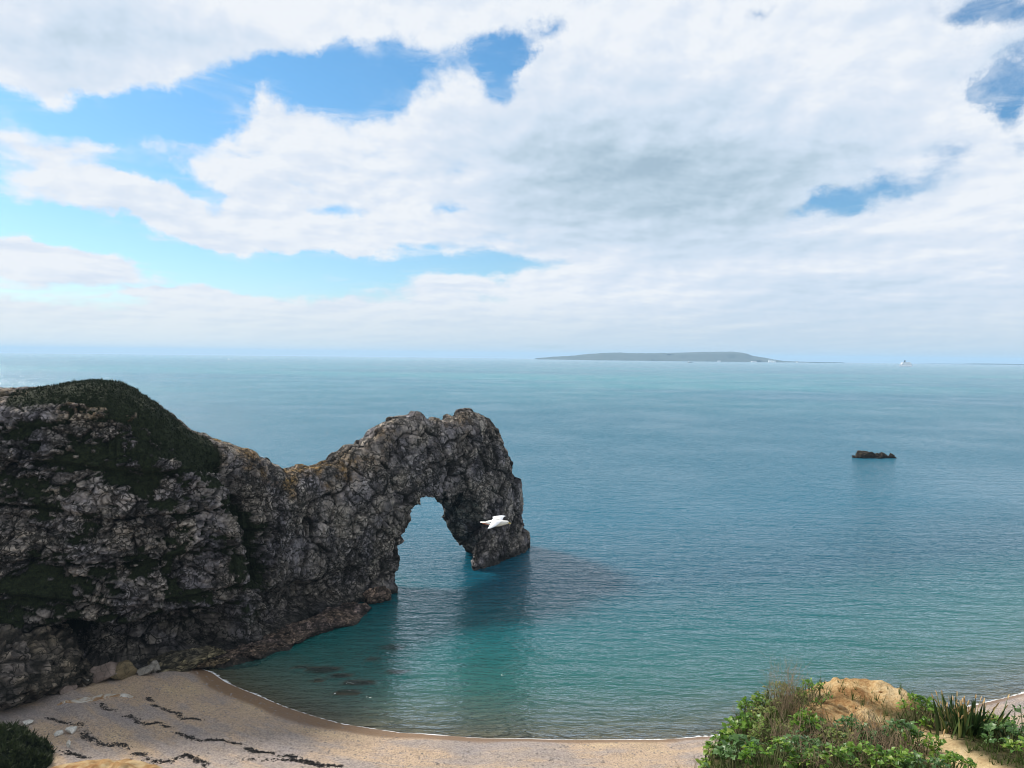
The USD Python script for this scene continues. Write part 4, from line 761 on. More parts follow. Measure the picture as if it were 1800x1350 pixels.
far_land('far_island', [(942, 629.6), (960, 628.2), (978, 626.8), (1005, 625.6), (1030, 622.6), (1056, 620.6), (1084, 619.8), (1090, 619.6), (1100, 620.6), (1130, 620.8), (1155, 620.6), (1190, 620.2), (1226, 618.8), (1260, 618.4), (1285, 618.2), (1296, 619.0), (1303, 622.0), (1310, 624.8), (1325, 626.8), (1338, 629.2), (1350, 631.4), (1372, 634.4), (1405, 635.6), (1424, 636.4)], 15000, 1300,
         'hazy blue wedge shaped island on the horizon', 'island', 9, 3)
far_land('breakwater', [(1424, 636.0), (1440, 636.4), (1480, 637.2), (1484, 637.6)], 14500, 60, 'thin dark breakwater reaching right from the island', 'breakwater', 1, 5)
far_land('far_coast', [(1596, 639.2), (1640, 639.0), (1690, 639.4), (1720, 638.8), (1800, 640.0), (1900, 640.4), (2100, 642)], 19000, 900, 'thin line of low coast on the horizon at the far right', 'coast', 8, 6)
white_wall = mat('white_render', {'n1': ('noise_texture', {'scale': 0.05, 'detail': 3.0}), 'r': ('rgb_ramp', {'ramp': [(0.3, (0.6, 0.6, 0.58)), (0.7, (0.8, 0.8, 0.78))]}), 'g': ('geometry', {}), 'p': ('principled_bsdf', {'roughness': 0.7})}, [('g.position', 'n1.vector'), ('n1.fac', 'r.fac'), ('r.color', 'p.base_color')])
grey_roof = mat('grey_roofing', {'n1': ('noise_texture', {'scale': 0.05}), 'r': ('rgb_ramp', {'ramp': [(0.3, (0.25, 0.26, 0.28)), (0.7, (0.36, 0.37, 0.38))]}), 'g': ('geometry', {}), 'p': ('principled_bsdf', {'roughness': 0.7})}, [('g.position', 'n1.vector'), ('n1.fac', 'r.fac'), ('r.color', 'p.base_color')])
def far_building(px, wpx, hpx, Y0, label):
    p = at_depth(px, 634, Y0); k = Y0 / FPX; w, h = wpx * k, hpx * k
    o = thing('harbour_building', label, 'building', (p[0], Y0, drop(p[0], Y0) - 2), 0.2, 'white buildings along the island shore')
    d = w * 0.5
    b = trimesh.creation.box((w, d, h)); b.apply_translation((0, 0, h / 2)); obj('wall', b, white_wall, o)
    rp = trimesh.creation.extrude_polygon(shapely.Polygon([(-d / 2 - 2, 0), (d / 2 + 2, 0), (0, h * 0.35)]), w + 4); rp.apply_transform(trimesh.transformations.rotation_matrix(math.pi / 2, (1, 0, 0))); rp.apply_transform(trimesh.transformations.rotation_matrix(math.pi / 2, (0, 0, 1)))
    rp.apply_translation(-rp.bounds.mean(0) + [0, 0, h + h * 0.175 + 0.02]); obj('roof', rp, grey_roof, o)
far_building(1354, 6, 3.6, 13500, 'largest pale harbour shed at the low end of the far island')
far_building(1361, 5, 2.4, 13450, 'pale shed just right of the largest harbour shed')
far_building(1325, 9, 1.3, 13500, 'long low white building at the foot of the far island')
far_building(1264, 5, 1.6, 13500, 'small white building below the middle of the island cliff')
far_building(1401, 3, 2.2, 13500, 'grey building standing alone on the low spit')
# ships
dark_paint = mat('dark_hull_paint', {'n1': ('noise_texture', {'scale': 0.3}), 'r': ('rgb_ramp', {'ramp': [(0.3, (0.02, 0.035, 0.05)), (0.7, (0.03, 0.05, 0.07))]}), 'g': ('geometry', {}), 'p': ('principled_bsdf', {'roughness': 0.5})}, [('g.position', 'n1.vector'), ('n1.fac', 'r.fac'), ('r.color', 'p.base_color')])
def hull_mesh(L, B, Hh, sheer=0.25):
    st = np.linspace(-0.5, 0.5, 25); rows = []
    for u in st:
        bw_ = B / 2 * np.clip(1 - np.clip((u - 0.15) / 0.35, 0, 1) ** 2.2, 0.01, 1) * (1 - 0.25 * np.clip((-u - 0.35) / 0.15, 0, 1))
        top_ = Hh * (1 + sheer * np.clip((u - 0.1) / 0.4, 0, 1) ** 2); x = u * L
        rake = 0.05 * L * np.clip((u - 0.2) / 0.3, 0, 1)
        rows.append([(x, 0, -Hh * 0.3), (x, bw_ * 0.8, -Hh * 0.3), (x + rake * 0.4, bw_ * 0.95, Hh * 0.35), (x + rake, bw_, top_), (x + rake, 0, top_), (x + rake, -bw_, top_), (x + rake * 0.4, -bw_ * 0.95, Hh * 0.35), (x, -bw_ * 0.8, -Hh * 0.3)])
    r = np.array(rows); v = r.reshape(-1, 3); nn, kk = r.shape[:2]; f = []
    for i in range(nn - 1):
        for j in range(kk):
            a, b = i * kk + j, i * kk + (j + 1) % kk; f += [(a, b, b + kk), (a, b + kk, a + kk)]
    for base, fl in ((0, 1), ((nn - 1) * kk, 0)):
        for j in range(1, kk - 1):
            t = (base, base + j, base + j + 1); f.append(t[::-1] if fl else t)
    tmh = trimesh.Trimesh(v, np.array(f), process=False)
    return tmh
def slab(x0, x1, w, z0, z1, chamf=3.0):
    pl = shapely.Polygon([(x0, -w / 2), (x1 - chamf * 2, -w / 2), (x1, -w / 4), (x1, w / 4), (x1 - chamf * 2, w / 2), (x0, w / 2)])
    e = trimesh.creation.extrude_polygon(pl, z1 - z0); e.apply_translation((0, 0, z0)); return e
ship_white = mat('white_ship_paint', {'n1': ('noise_texture', {'scale': 0.2}), 'r': ('rgb_ramp', {'ramp': [(0.3, (0.80, 0.80, 0.79)), (0.7, (0.88, 0.88, 0.87))]}), 'g': ('geometry', {}), 'p': ('principled_bsdf', {'roughness': 0.4})}, [('g.position', 'n1.vector'), ('n1.fac', 'r.fac'), ('r.color', 'p.base_color')])
YS = 6800; p = at_depth(1591, 641, YS)
ship = thing('cruise_ship', 'white cruise ship with a dark funnel on the horizon at the right', 'cruise ship', (p[0], YS, drop(p[0], YS)), math.radians(212))
obj('hull', hull_mesh(190, 28, 13), ship_white, ship, smooth=40)
obj('superstructure', trimesh.util.concatenate([slab(-86, 62, 27, 13.2, 22), slab(-80, 56, 26, 22.05, 31), slab(-70, 48, 22, 31.05, 37)]), ship_white, ship)
glass_band = mat('dark_window_band', {'n1': ('noise_texture', {'scale': 0.4}), 'r': ('rgb_ramp', {'ramp': [(0.3, (0.05, 0.07, 0.09)), (0.7, (0.10, 0.13, 0.16))]}), 'g': ('geometry', {}), 'p': ('principled_bsdf', {'roughness': 0.2})}, [('g.position', 'n1.vector'), ('n1.fac', 'r.fac'), ('r.color', 'p.base_color')])
for z0 in (15.5, 24.5, 33):
    w = {15.5: 27.3, 24.5: 26.3, 33: 22.3}[z0]; x0, x1 = {15.5: (-85.8, 62.2), 24.5: (-79.8, 56.2), 33: (-69.8, 48.2)}[z0]
    obj('window_band', slab(x0, x1, w, z0, z0 + 2.6), glass_band, ship)
obj('funnel', slab(2, 16, 10, 37.05, 54), dark_paint, ship)
mst = trimesh.creation.cylinder(0.7, 14, sections=8); mst.apply_translation((44, 0, 44)); obj('mast', mst, white_wall, ship)
YS = 8200; p = at_depth(1213, 635, YS)
cs = thing('cargo_ship', 'small dark cargo ship in front of the far island', 'ship', (p[0], YS, drop(p[0], YS)), 0.15)
obj('hull', hull_mesh(56, 10, 5), dark_paint, cs, smooth=40); obj('wheelhouse', slab(-22, -11, 8, 5.05, 14, 1.0), white_wall, cs)
m_ = trimesh.creation.cylinder(0.5, 10, sections=6); m_.apply_translation((8, 0, 10)); obj('mast', m_, dark_paint, cs)
YS = 5200; p = at_depth(402, 633, YS)
ya = thing('sailing_boat', 'tiny sailing boat far out at the left of the arch', 'boat', (p[0], YS, drop(p[0], YS)), 0.5)
obj('hull', hull_mesh(11, 3, 1.1), white_wall, ya, smooth=40)
sail = trimesh.creation.extrude_polygon(shapely.Polygon([(-3.5, 0), (1.0, 0), (0.6, 11)]), 0.12); sail.apply_transform(trimesh.transformations.rotation_matrix(math.pi / 2, (1, 0, 0))); sail.apply_translation((0, 0, 1.9)); obj('sail', sail, white_wall, ya)
ms = trimesh.creation.cylinder(0.09, 13, sections=6); ms.apply_translation((0.8, 0.0, 7.4)); obj('mast', ms, dark_paint, ya)

# ------------------------------------------------------------------ the gull
def chain(joints, length):
    """One smooth skin over spheres joined by their hulls."""
    parts = []
    for (a, ra), (b, rb) in zip(joints[:-1], joints[1:]):
        pts = np.vstack([np.array(trimesh.creation.icosphere(2, r).vertices) + np.array(q) for q, r in ((a, ra), (b, rb))])
        parts.append(m3.Manifold.hull_points(pts))
    m = m3.Manifold.batch_boolean(parts, m3.OpType.Add).refine_to_length(length).to_mesh()
    t = trimesh.Trimesh(m.vert_properties[:, :3], m.tri_verts, process=True)
    return trimesh.smoothing.filter_taubin(t, iterations=12)
body = chain([((-0.20, 0, 0.0), 0.018), ((-0.12, 0, 0.0), 0.045), ((-0.02, 0, -0.004), 0.066), ((0.07, 0, 0.0), 0.062), ((0.14, 0, 0.008), 0.044), ((0.185, 0, 0.012), 0.036), ((0.212, 0, 0.014), 0.032)], 0.012)
bv = np.array(body.vertices); bv[:, 1] *= 0.92; body.vertices = bv
feather = mat('white_feathers', {'tc': ('texture_coordinate', {}), 'n1': ('noise_texture', {'scale': 30.0, 'detail': 4.0}), 'r': ('rgb_ramp', {'ramp': [(0.3, (0.72, 0.71, 0.68)), (0.7, (0.84, 0.83, 0.80))]}), 'p': ('principled_bsdf', {'roughness': 0.75}), 't': ('translucent_bsdf', {'color': (0.7, 0.65, 0.55)}), 'm': ('mix_closure', {'fac': 0.12})}, [('tc.object', 'n1.vector'), ('n1.fac', 'r.fac'), ('r.color', 'p.base_color'), ('p.BSDF', 'm.closure1'), ('t.BSDF', 'm.closure2')], surface='m.closure')
wing_mat = mat('pale_wing_feathers', {'tc': ('texture_coordinate', {}), 'w': ('wave_texture', {'scale': 14.0, 'distortion': 1.5, 'detail': 2.0}), 'r': ('rgb_ramp', {'ramp': [(0.0, (0.66, 0.69, 0.74)), (1.0, (0.80, 0.82, 0.85))]}), 'p': ('principled_bsdf', {'roughness': 0.7}), 't': ('translucent_bsdf', {'color': (0.7, 0.7, 0.7)}), 'm': ('mix_closure', {'fac': 0.2})}, [('tc.object', 'w.vector'), ('w.fac', 'r.fac'), ('r.color', 'p.base_color'), ('p.BSDF', 'm.closure1'), ('t.BSDF', 'm.closure2')], surface='m.closure')
def plain(name, col, rough=0.5):
    return mat(name, {'g': ('geometry', {}), 'n': ('noise_texture', {'scale': 20.0, 'detail': 3.0}), 'r': ('rgb_ramp', {'ramp': [(0.3, [c * 0.8 for c in col]), (0.7, [min(1, c * 1.15) for c in col])]}), 'p': ('principled_bsdf', {'roughness': rough})}, [('g.position', 'n.vector'), ('n.fac', 'r.fac'), ('r.color', 'p.base_color')])
GY = 14.0; p = at_depth(872, 919, GY)
gull = thing('gull', 'white gull flying to the right in front of the arch\'s outer pillar', 'gull', p, math.radians(-4))
obj('body', body, feather, gull, smooth=True)
bill = chain([((0.236, 0, 0.008), 0.011), ((0.268, 0, -0.002), 0.008), ((0.284, 0, -0.011), 0.004)], 0.005); obj('bill', bill, plain('yellow_bill', (0.62, 0.47, 0.12)), gull, smooth=True)
for s_ in (-1, 1):
    e = trimesh.creation.icosphere(1, 0.0055); e.apply_translation((0.222, s_ * 0.0265, 0.021)); obj('eye', e, plain('dark_eye', (0.02, 0.02, 0.02), 0.2), gull, smooth=True)
def wing_mesh(pts_lead, pts_trail, thick=0.010):
    """Aerofoil strips between a leading and a trailing edge, root to tip."""
    a, b = np.array(pts_lead, float), np.array(pts_trail, float); k = np.linspace(0, len(a) - 1, 19)
    ev = lambda q: np.stack([np.interp(k, np.arange(len(q)), q[:, j]) for j in range(3)], 1)
    a, b = gaussian_filter1d(ev(a), 1.2, axis=0, mode='nearest'), gaussian_filter1d(ev(b), 1.2, axis=0, mode='nearest')
    u = np.linspace(0, 1, 9); camber = 0.10 * np.sin(np.pi * u) ** 0.8 * (1 - u * 0.4)
    ch = np.linalg.norm(b - a, axis=1)
    up_ = np.cross(np.gradient(a, axis=0), b - a); up_ /= np.linalg.norm(up_, axis=1, keepdims=True); up_ *= np.sign(up_[:, 2:3])
    base = a[:, None] + (b - a)[:, None] * u[None, :, None]
    scal = 1 + 0.10 * np.sin(k * 9)[:, None] * (u[None] > 0.95)
    base = a[:, None] + (b - a)[:, None] * (u[None, :] * scal)[..., None]
    topv = base + up_[:, None] * (camber[None] * ch[:, None] + thick * np.sin(np.pi * np.clip(u, 0.02, 1))[None] ** 0.5)[..., None]
    botv = base + up_[:, None] * (camber[None] * ch[:, None])[..., None]
    nU, nV = 19, 9; f = grid_faces(nU, nV)
    v = np.vstack([topv.reshape(-1, 3), botv.reshape(-1, 3)])
    return (v, np.vstack([f, f[:, ::-1] + nU * nV]))
for name, sy in (('wing', -1), ('wing', 1)):
    if sy < 0:
        lead = [(0.115, -0.045, 0.035), (0.10, -0.13, 0.05), (0.03, -0.24, 0.0), (-0.05, -0.31, -0.03), (-0.105, -0.34, -0.042)]
        trail = [(-0.075, -0.035, 0.04), (-0.085, -0.13, 0.045), (-0.10, -0.23, 0.0), (-0.12, -0.30, -0.034), (-0.128, -0.335, -0.046)]
    else:
        lead = [(0.115, 0.045, 0.035), (0.125, 0.13, 0.07), (0.125, 0.21, 0.062), (0.14, 0.31, 0.058), (0.155, 0.38, 0.045)]
        trail = [(-0.075, 0.035, 0.04), (-0.07, 0.15, 0.09), (-0.055, 0.21, 0.066), (0.0, 0.31, 0.06), (0.115, 0.37, 0.046)]
    w_ = obj(name, wing_mesh(lead, trail), wing_mat, gull, smooth=True)
    tipm = wing_mesh([lead[-2], lead[-1]], [trail[-2], trail[-1]], 0.013)
    if sy < 0:
        ed = wing_mesh([(np.array(t_) * 0.9 + np.array(l_) * 0.1) + [0, 0, -0.006] for l_, t_ in zip(lead[1:4], trail[1:4])], [np.array(t_) * 1.08 - np.array(l_) * 0.08 + [0, 0, -0.006] for l_, t_ in zip(lead[1:4], trail[1:4])], 0.006)
        obj('trailing_edge', ed, plain('dark_flight_feathers', (0.06, 0.06, 0.065), 0.7), w_)
tl = np.array([(-0.15, -0.03, 0.0), (-0.15, 0.03, 0.0), (-0.235, 0.045, 0.004), (-0.30, 0.038, 0.006), (-0.305, 0, 0.006), (-0.30, -0.038, 0.006), (-0.235, -0.045, 0.004)])
tlm = trimesh.creation.extrude_polygon(shapely.Polygon(tl[:, :2]), 0.008); obj('tail', tlm, feather, gull)
for s_ in (-1, 1):
    ft = chain([((-0.13, s_ * 0.02, -0.035), 0.008), ((-0.20, s_ * 0.018, -0.022), 0.007), ((-0.25, s_ * 0.018, -0.014), 0.010)], 0.006); obj('foot', ft, plain('pink_foot', (0.55, 0.2, 0.12)), gull, smooth=True)
#--PART3--
# ------------------------------------------------------------------ the near spur of the cliff with its path, mound and plants
SPUR = np.array([(-0.9, -4), (0.2, 3), (1.2, 7), (2.35, 10.5), (3.3, 12.6), (4.5, 15.3), (5.6, 17.4), (7.6, 18.4), (9.4, 17.9), (10.2, 16.2), (11.5, 15.2), (15, 15.3), (34, 13), (34, -4)], float)
spur_poly = shapely.Polygon(SPUR)
def spur_distance(x, y):
    p = np.stack([np.ravel(x), np.ravel(y)], 1); best = np.full(len(p), 1e18)
    for a, b in zip(SPUR, np.roll(SPUR, -1, axis=0)):
        ab = b - a; t = np.clip(((p - a) @ ab) / (ab @ ab), 0, 1); best = np.minimum(best, ((p - a - t[:, None] * ab) ** 2).sum(1))
    ins = shapely.contains_xy(spur_poly, p[:, 0], p[:, 1])
    return (np.where(ins, 1, -1) * np.sqrt(best)).reshape(np.shape(x))
PATH = np.array([(8.35, 14.6), (8.2, 14.0), (8.15, 13.0), (8.1, 12.0), (7.9, 10.5), (7.2, 8.5), (5.5, 5.5), (2.0, 2.0)])
def path_distance(x, y):
    p = np.stack([np.ravel(x), np.ravel(y)], 1); best = np.full(len(p), 1e18)
    for a, b in zip(PATH[:-1], PATH[1:]):
        ab = b - a; t = np.clip(((p - a) @ ab) / (ab @ ab), 0, 1); best = np.minimum(best, ((p - a - t[:, None] * ab) ** 2).sum(1))
    return np.sqrt(best).reshape(np.shape(x))
def spur_height(x, y):
    x, y = np.asarray(x, float), np.asarray(y, float)
    z = np.interp(y, [-6, 0, 4, 8, 10, 12, 14, 16, 18, 22], [49.6, 48.3, 46.6, 44.9, 43.9, 43.15, 42.6, 42.25, 41.75, 40.8])
    d = spur_distance(x, y)
    P = np.stack([x, y, 0 * x], -1)
    z = z - 1.75 * np.clip(-d, 0, 26) - 0.5 * smoothstep(1.0, 0, d) + (meshkit.fbm(P * 0.9, 4, 3) - 0.5) * 0.3 + (meshkit.fbm(P * 0.35, 4, 5) - 0.5) * 3.0 * smoothstep(0, -6, d)
    # the bare hump of soil at the tip
    hump = np.exp(-(((x - 8.85) / np.where(x < 8.85, 2.1, 1.15)) ** 2 + ((y - 17.2) / 1.0) ** 2) ** 0.95)
    z = z + 0.50 * hump + 0.34 * smoothstep(0.05, 0.5, hump) * (meshkit.fbm(P * 1.5, 5, 12) - 0.5) + 0.16 * smoothstep(0.1, 0.5, hump) * (np.abs(meshkit.fbm(P * np.array((4.5, 2.2, 1)), 4, 33) - 0.5) * 2 - 0.3)
    scar = np.exp(-(((x - 7.2) / 0.95) ** 2 + ((y - 15.7) / 0.85) ** 2))
    z = z + 0.22 * smoothstep(0.2, 0.6, scar) * (meshkit.fbm(P * 3.5, 4, 19) - 0.5)
    hump = np.maximum(hump, 0.85 * scar)
    pd = path_distance(x, y)
    z = z - 0.10 * smoothstep(0.7, 0.3, pd)
    return z, d, hump, pd
gx = np.concatenate([np.arange(-28, 0, 0.8), np.arange(0, 14, 0.09), np.arange(14, 40, 0.8)])
gy = np.concatenate([np.arange(-6, 9, 0.5), np.arange(9, 20, 0.09), np.arange(20, 50, 0.8)])
X, Y = np.meshgrid(gx, gy, indexing='ij')
Z, Dsp, HU, PD = spur_height(X, Y)
bare = np.clip(smoothstep(0.16, 0.5, HU + 0.25 * (meshkit.fbm(np.stack([X, Y, 0 * X], -1) * 1.2, 3, 2) - 0.5)), 0, 1)
sandy = smoothstep(0.68, 0.42, PD + 0.12 * (meshkit.fbm(np.stack([X, Y, 0 * X], -1) * 2.2, 3, 21) - 0.5))
n = {'pos': ('geometry', {}), 'bare': ('attribute', {'attribute': 'bare'}), 'path': ('attribute', {'attribute': 'path'}),
     'n1': ('noise_texture', {'scale': 1.3, 'detail': 8.0, 'roughness': 0.66}), 'n2': ('noise_texture', {'scale': 14.0, 'detail': 5.0, 'roughness': 0.7}), 'ad': ('math', {'math_type': 'multiply_add', 'value2': 0.5}), 'sc': ('math', {'math_type': 'multiply', 'value2': 0.68}),
     'soil': ('rgb_ramp', {'ramp': [(0.36, (0.15, 0.065, 0.025)), (0.46, (0.27, 0.155, 0.065)), (0.54, (0.40, 0.27, 0.13)), (0.64, (0.50, 0.38, 0.22))]}),
     'sand': ('rgb_ramp', {'ramp': [(0.36, (0.30, 0.20, 0.10)), (0.5, (0.44, 0.33, 0.18)), (0.62, (0.53, 0.42, 0.26))]}),
     'duff': ('rgb_ramp', {'ramp': [(0.36, (0.02, 0.018, 0.01)), (0.5, (0.05, 0.045, 0.02)), (0.66, (0.10, 0.08, 0.04))]}),
     'm1': ('mix', {}), 'm2': ('mix', {}), 'bump': ('bump', {'strength': 1.0, 'distance': 0.14}), 'p': ('principled_bsdf', {'roughness': 0.95, 'specular_ior_level': 0.1})}
l = [('pos.position', 'n1.vector'), ('pos.position', 'n2.vector'), ('n2.fac', 'ad.value1'), ('n1.fac', 'ad.value3'), ('ad.value', 'sc.value1'), ('sc.value', 'soil.fac'), ('sc.value', 'sand.fac'), ('sc.value', 'duff.fac'),
     ('duff.color', 'm1.color1'), ('soil.color', 'm1.color2'), ('bare.fac', 'm1.fac'), ('m1.color', 'm2.color1'), ('sand.color', 'm2.color2'), ('path.fac', 'm2.fac'), ('m2.color', 'p.base_color'), ('ad.value', 'bump.height'), ('bump.normal', 'p.normal')]
sp = obj('cliff_slope', (np.stack([X, Y, Z], -1).reshape(-1, 3), grid_faces(len(gx), len(gy))), mat('slope_soil', n, l), smooth=True, primvars={'bare': np.clip(bare, 0, 1).ravel(), 'path': sandy.ravel()})
tag(sp, 'near cliff slope with a bare tan soil hump and a sandy path', 'slope', kind='structure')

# ---- plants
cabbage = leafy('cabbage_leaf', [(0.0, (0.02, 0.06, 0.006)), (0.3, (0.055, 0.14, 0.012)), (0.6, (0.11, 0.23, 0.02)), (0.85, (0.18, 0.30, 0.035)), (1.0, (0.30, 0.36, 0.08))], 9.0, 0.5, 0.42, True, 0.5)
glaucous = leafy('bluish_leaf', [(0.0, (0.02, 0.06, 0.012)), (0.4, (0.05, 0.12, 0.026)), (0.75, (0.09, 0.18, 0.045)), (1.0, (0.18, 0.27, 0.12))], 9.0, 0.45, 0.4, True, 0.5)
olive = leafy('small_olive_leaf', [(0.0, (0.04, 0.07, 0.010)), (0.4, (0.09, 0.14, 0.022)), (0.75, (0.15, 0.19, 0.04)), (1.0, (0.26, 0.22, 0.08))], 7.0, 0.4, 0.55, True, 0.35)
dry = leafy('dry_stem', [(0.0, (0.11, 0.075, 0.045)), (0.4, (0.22, 0.165, 0.105)), (0.8, (0.36, 0.29, 0.21)), (1.0, (0.50, 0.44, 0.36))], 5.0, 0.0, 0.8, False, 0.2)
green_stem = leafy('green_stem', [(0.0, (0.05, 0.06, 0.02)), (1.0, (0.14, 0.14, 0.06))], 5.0, 0.0, 0.7, False, 0.2)
def leaf_shape(length, width, lobes, curl, g):
    """A lobed blade with a raised fold along its midrib: 4 ribs across, about 20 triangles."""
    s = np.linspace(0, 1, 6); w = np.interp(s, [0, 0.12, 0.4, 0.72, 0.92, 1.0], [0.10, 0.18, 0.62, 1.0, 0.62, 0.12]) * width / 2
    w = w * (1 + lobes * np.array([0, 0.5, -0.7, 0.6, -0.4, 0]) * (0.5 + g.random()))
    z = -curl * length * s ** 2 + 0.10 * length * np.sin(np.pi * s); rows = []
    for side in (-1, 0, 1):
        zz = z + (abs(side) * 0.22 * w if side else 0) + (g.normal(0, 0.05, 6) * width * abs(side))
        rows.append(np.stack([s * length, side * w * (1 + 0.12 * g.normal(size=6)), zz], 1))
    v = np.stack(rows, 1).reshape(-1, 3)
    return v, grid_faces(6, 3)
def basis_from(d, g, roll=0.5):
    d = d / np.linalg.norm(d); s_ = np.cross([0, 0, 1.0], d); s_ = s_ / (np.linalg.norm(s_) + 1e-9); u_ = np.cross(d, s_)
    a = g.normal(0, roll); return np.stack([d, s_ * math.cos(a) + u_ * math.sin(a), u_ * math.cos(a) - s_ * math.sin(a)])
def tube_mesh(pts, r0, r1, sides=4):
    pts = np.asarray(pts, float); t = np.gradient(pts, axis=0); t /= np.linalg.norm(t, axis=1, keepdims=True) + 1e-9
    a = np.cross(t, [0.31, 0.57, 0.12]); a /= np.linalg.norm(a, axis=1, keepdims=True) + 1e-9; b = np.cross(t, a); ang = np.arange(sides) * 2 * np.pi / sides
    r = np.linspace(r0, r1, len(pts))
    v = pts[:, None] + r[:, None, None] * (np.cos(ang)[None, :, None] * a[:, None] + np.sin(ang)[None, :, None] * b[:, None])
    k = len(pts); i, j = np.meshgrid(np.arange(k - 1), np.arange(sides), indexing='ij'); q0 = (i * sides + j).ravel(); q1 = (i * sides + (j + 1) % sides).ravel()
    return v.reshape(-1, 3), np.vstack([np.stack([q0, q1, q1 + sides], 1), np.stack([q0, q1 + sides, q0 + sides], 1)])
def join(ms):
    v, f, o = [], [], 0
    for a, b in ms:
        v.append(a); f.append(b + o); o += len(a)
    return np.vstack(v), np.vstack(f)
camera_at = np.array([0, 0, CAM_Z])
def leafy_bush(x, y, rx, ry, h, ls, nleaf, material, label, seed, name='cabbage_bush', cat='bush', group=None, lobes=0.5, lift=0.0, parts_most=150, narrow=0.62):
    g = np.random.default_rng(seed); z0 = float(spur_height(np.array([x]), np.array([y]))[0][0])
    o = thing(name, label, cat, (x, y, z0 + lift), 0.0, group)
    stems, leaves = [], []
    heads = max(9, nleaf // 4)
    for hd in range(heads):
        a = g.random() * 2 * np.pi; r = math.sqrt(g.random()) * 0.95
        hx, hy = math.cos(a) * r * rx, math.sin(a) * r * ry
        gz = float(spur_height(np.array([x + hx]), np.array([y + hy]))[0][0]) - z0
        hz = gz + h * (1 - 0.75 * r ** 2.2) * (0.72 + 0.5 * g.random())
        tip = np.array([hx, hy, hz]); root = np.array([hx * 0.55, hy * 0.55, min(gz, 0) - 0.05])
        stems.append(tube_mesh(np.array([root, (root + tip) / 2 + g.normal(0, 0.03, 3), tip]), 0.011, 0.006))
        out = np.array([hx / rx, hy / ry, 0.0]) * 0.55
        for q in range(int(6 + g.integers(0, 5))):
            b = g.random() * 2 * np.pi; el = g.uniform(-0.25, 1.0)
            d = np.array([math.cos(b) * math.cos(el), math.sin(b) * math.cos(el), math.sin(el) + 0.15]) + out * 0.6
            L = ls * (0.4 + 1.05 * g.random() ** 1.3); v, f = leaf_shape(L, L * narrow * (0.8 + 0.4 * g.random()), lobes, g.uniform(0.05, 0.45), g)
            v = v @ basis_from(d, g) + tip + d * 0.02 - np.array([0, 0, 0.07 * h * g.random()])
            leaves.append((v, f))
    obj('stem', join(stems), green_stem, o)
    away = [np.linalg.norm(v.mean(0) + [x, y, z0] - camera_at) - 0.9 * (v[:, 2].mean()) for v, f in leaves]
    order = np.argsort(away)
    for k_ in order[:parts_most]:
        obj('leaf', leaves[k_], material, o, smooth=True)
    if len(order) > parts_most:
        t = obj('inner_foliage', join([leaves[k_] for k_ in order[parts_most:]]), material, o, smooth=True); tag(t, kind='stuff')
    return o
def spot(px, py, lift=0.0):
    """The point of the slope seen at a pixel."""
    d = ray(px, py); ys = np.linspace(9, 19, 500); p = np.array([0, 0, CAM_Z]) + d[None] * (ys / d[1])[:, None]
    z = spur_height(p[:, 0], p[:, 1])[0] + lift
    hit = np.nonzero(p[:, 2] <= z)[0]
    return p[hit[0]] if len(hit) else p[-1]
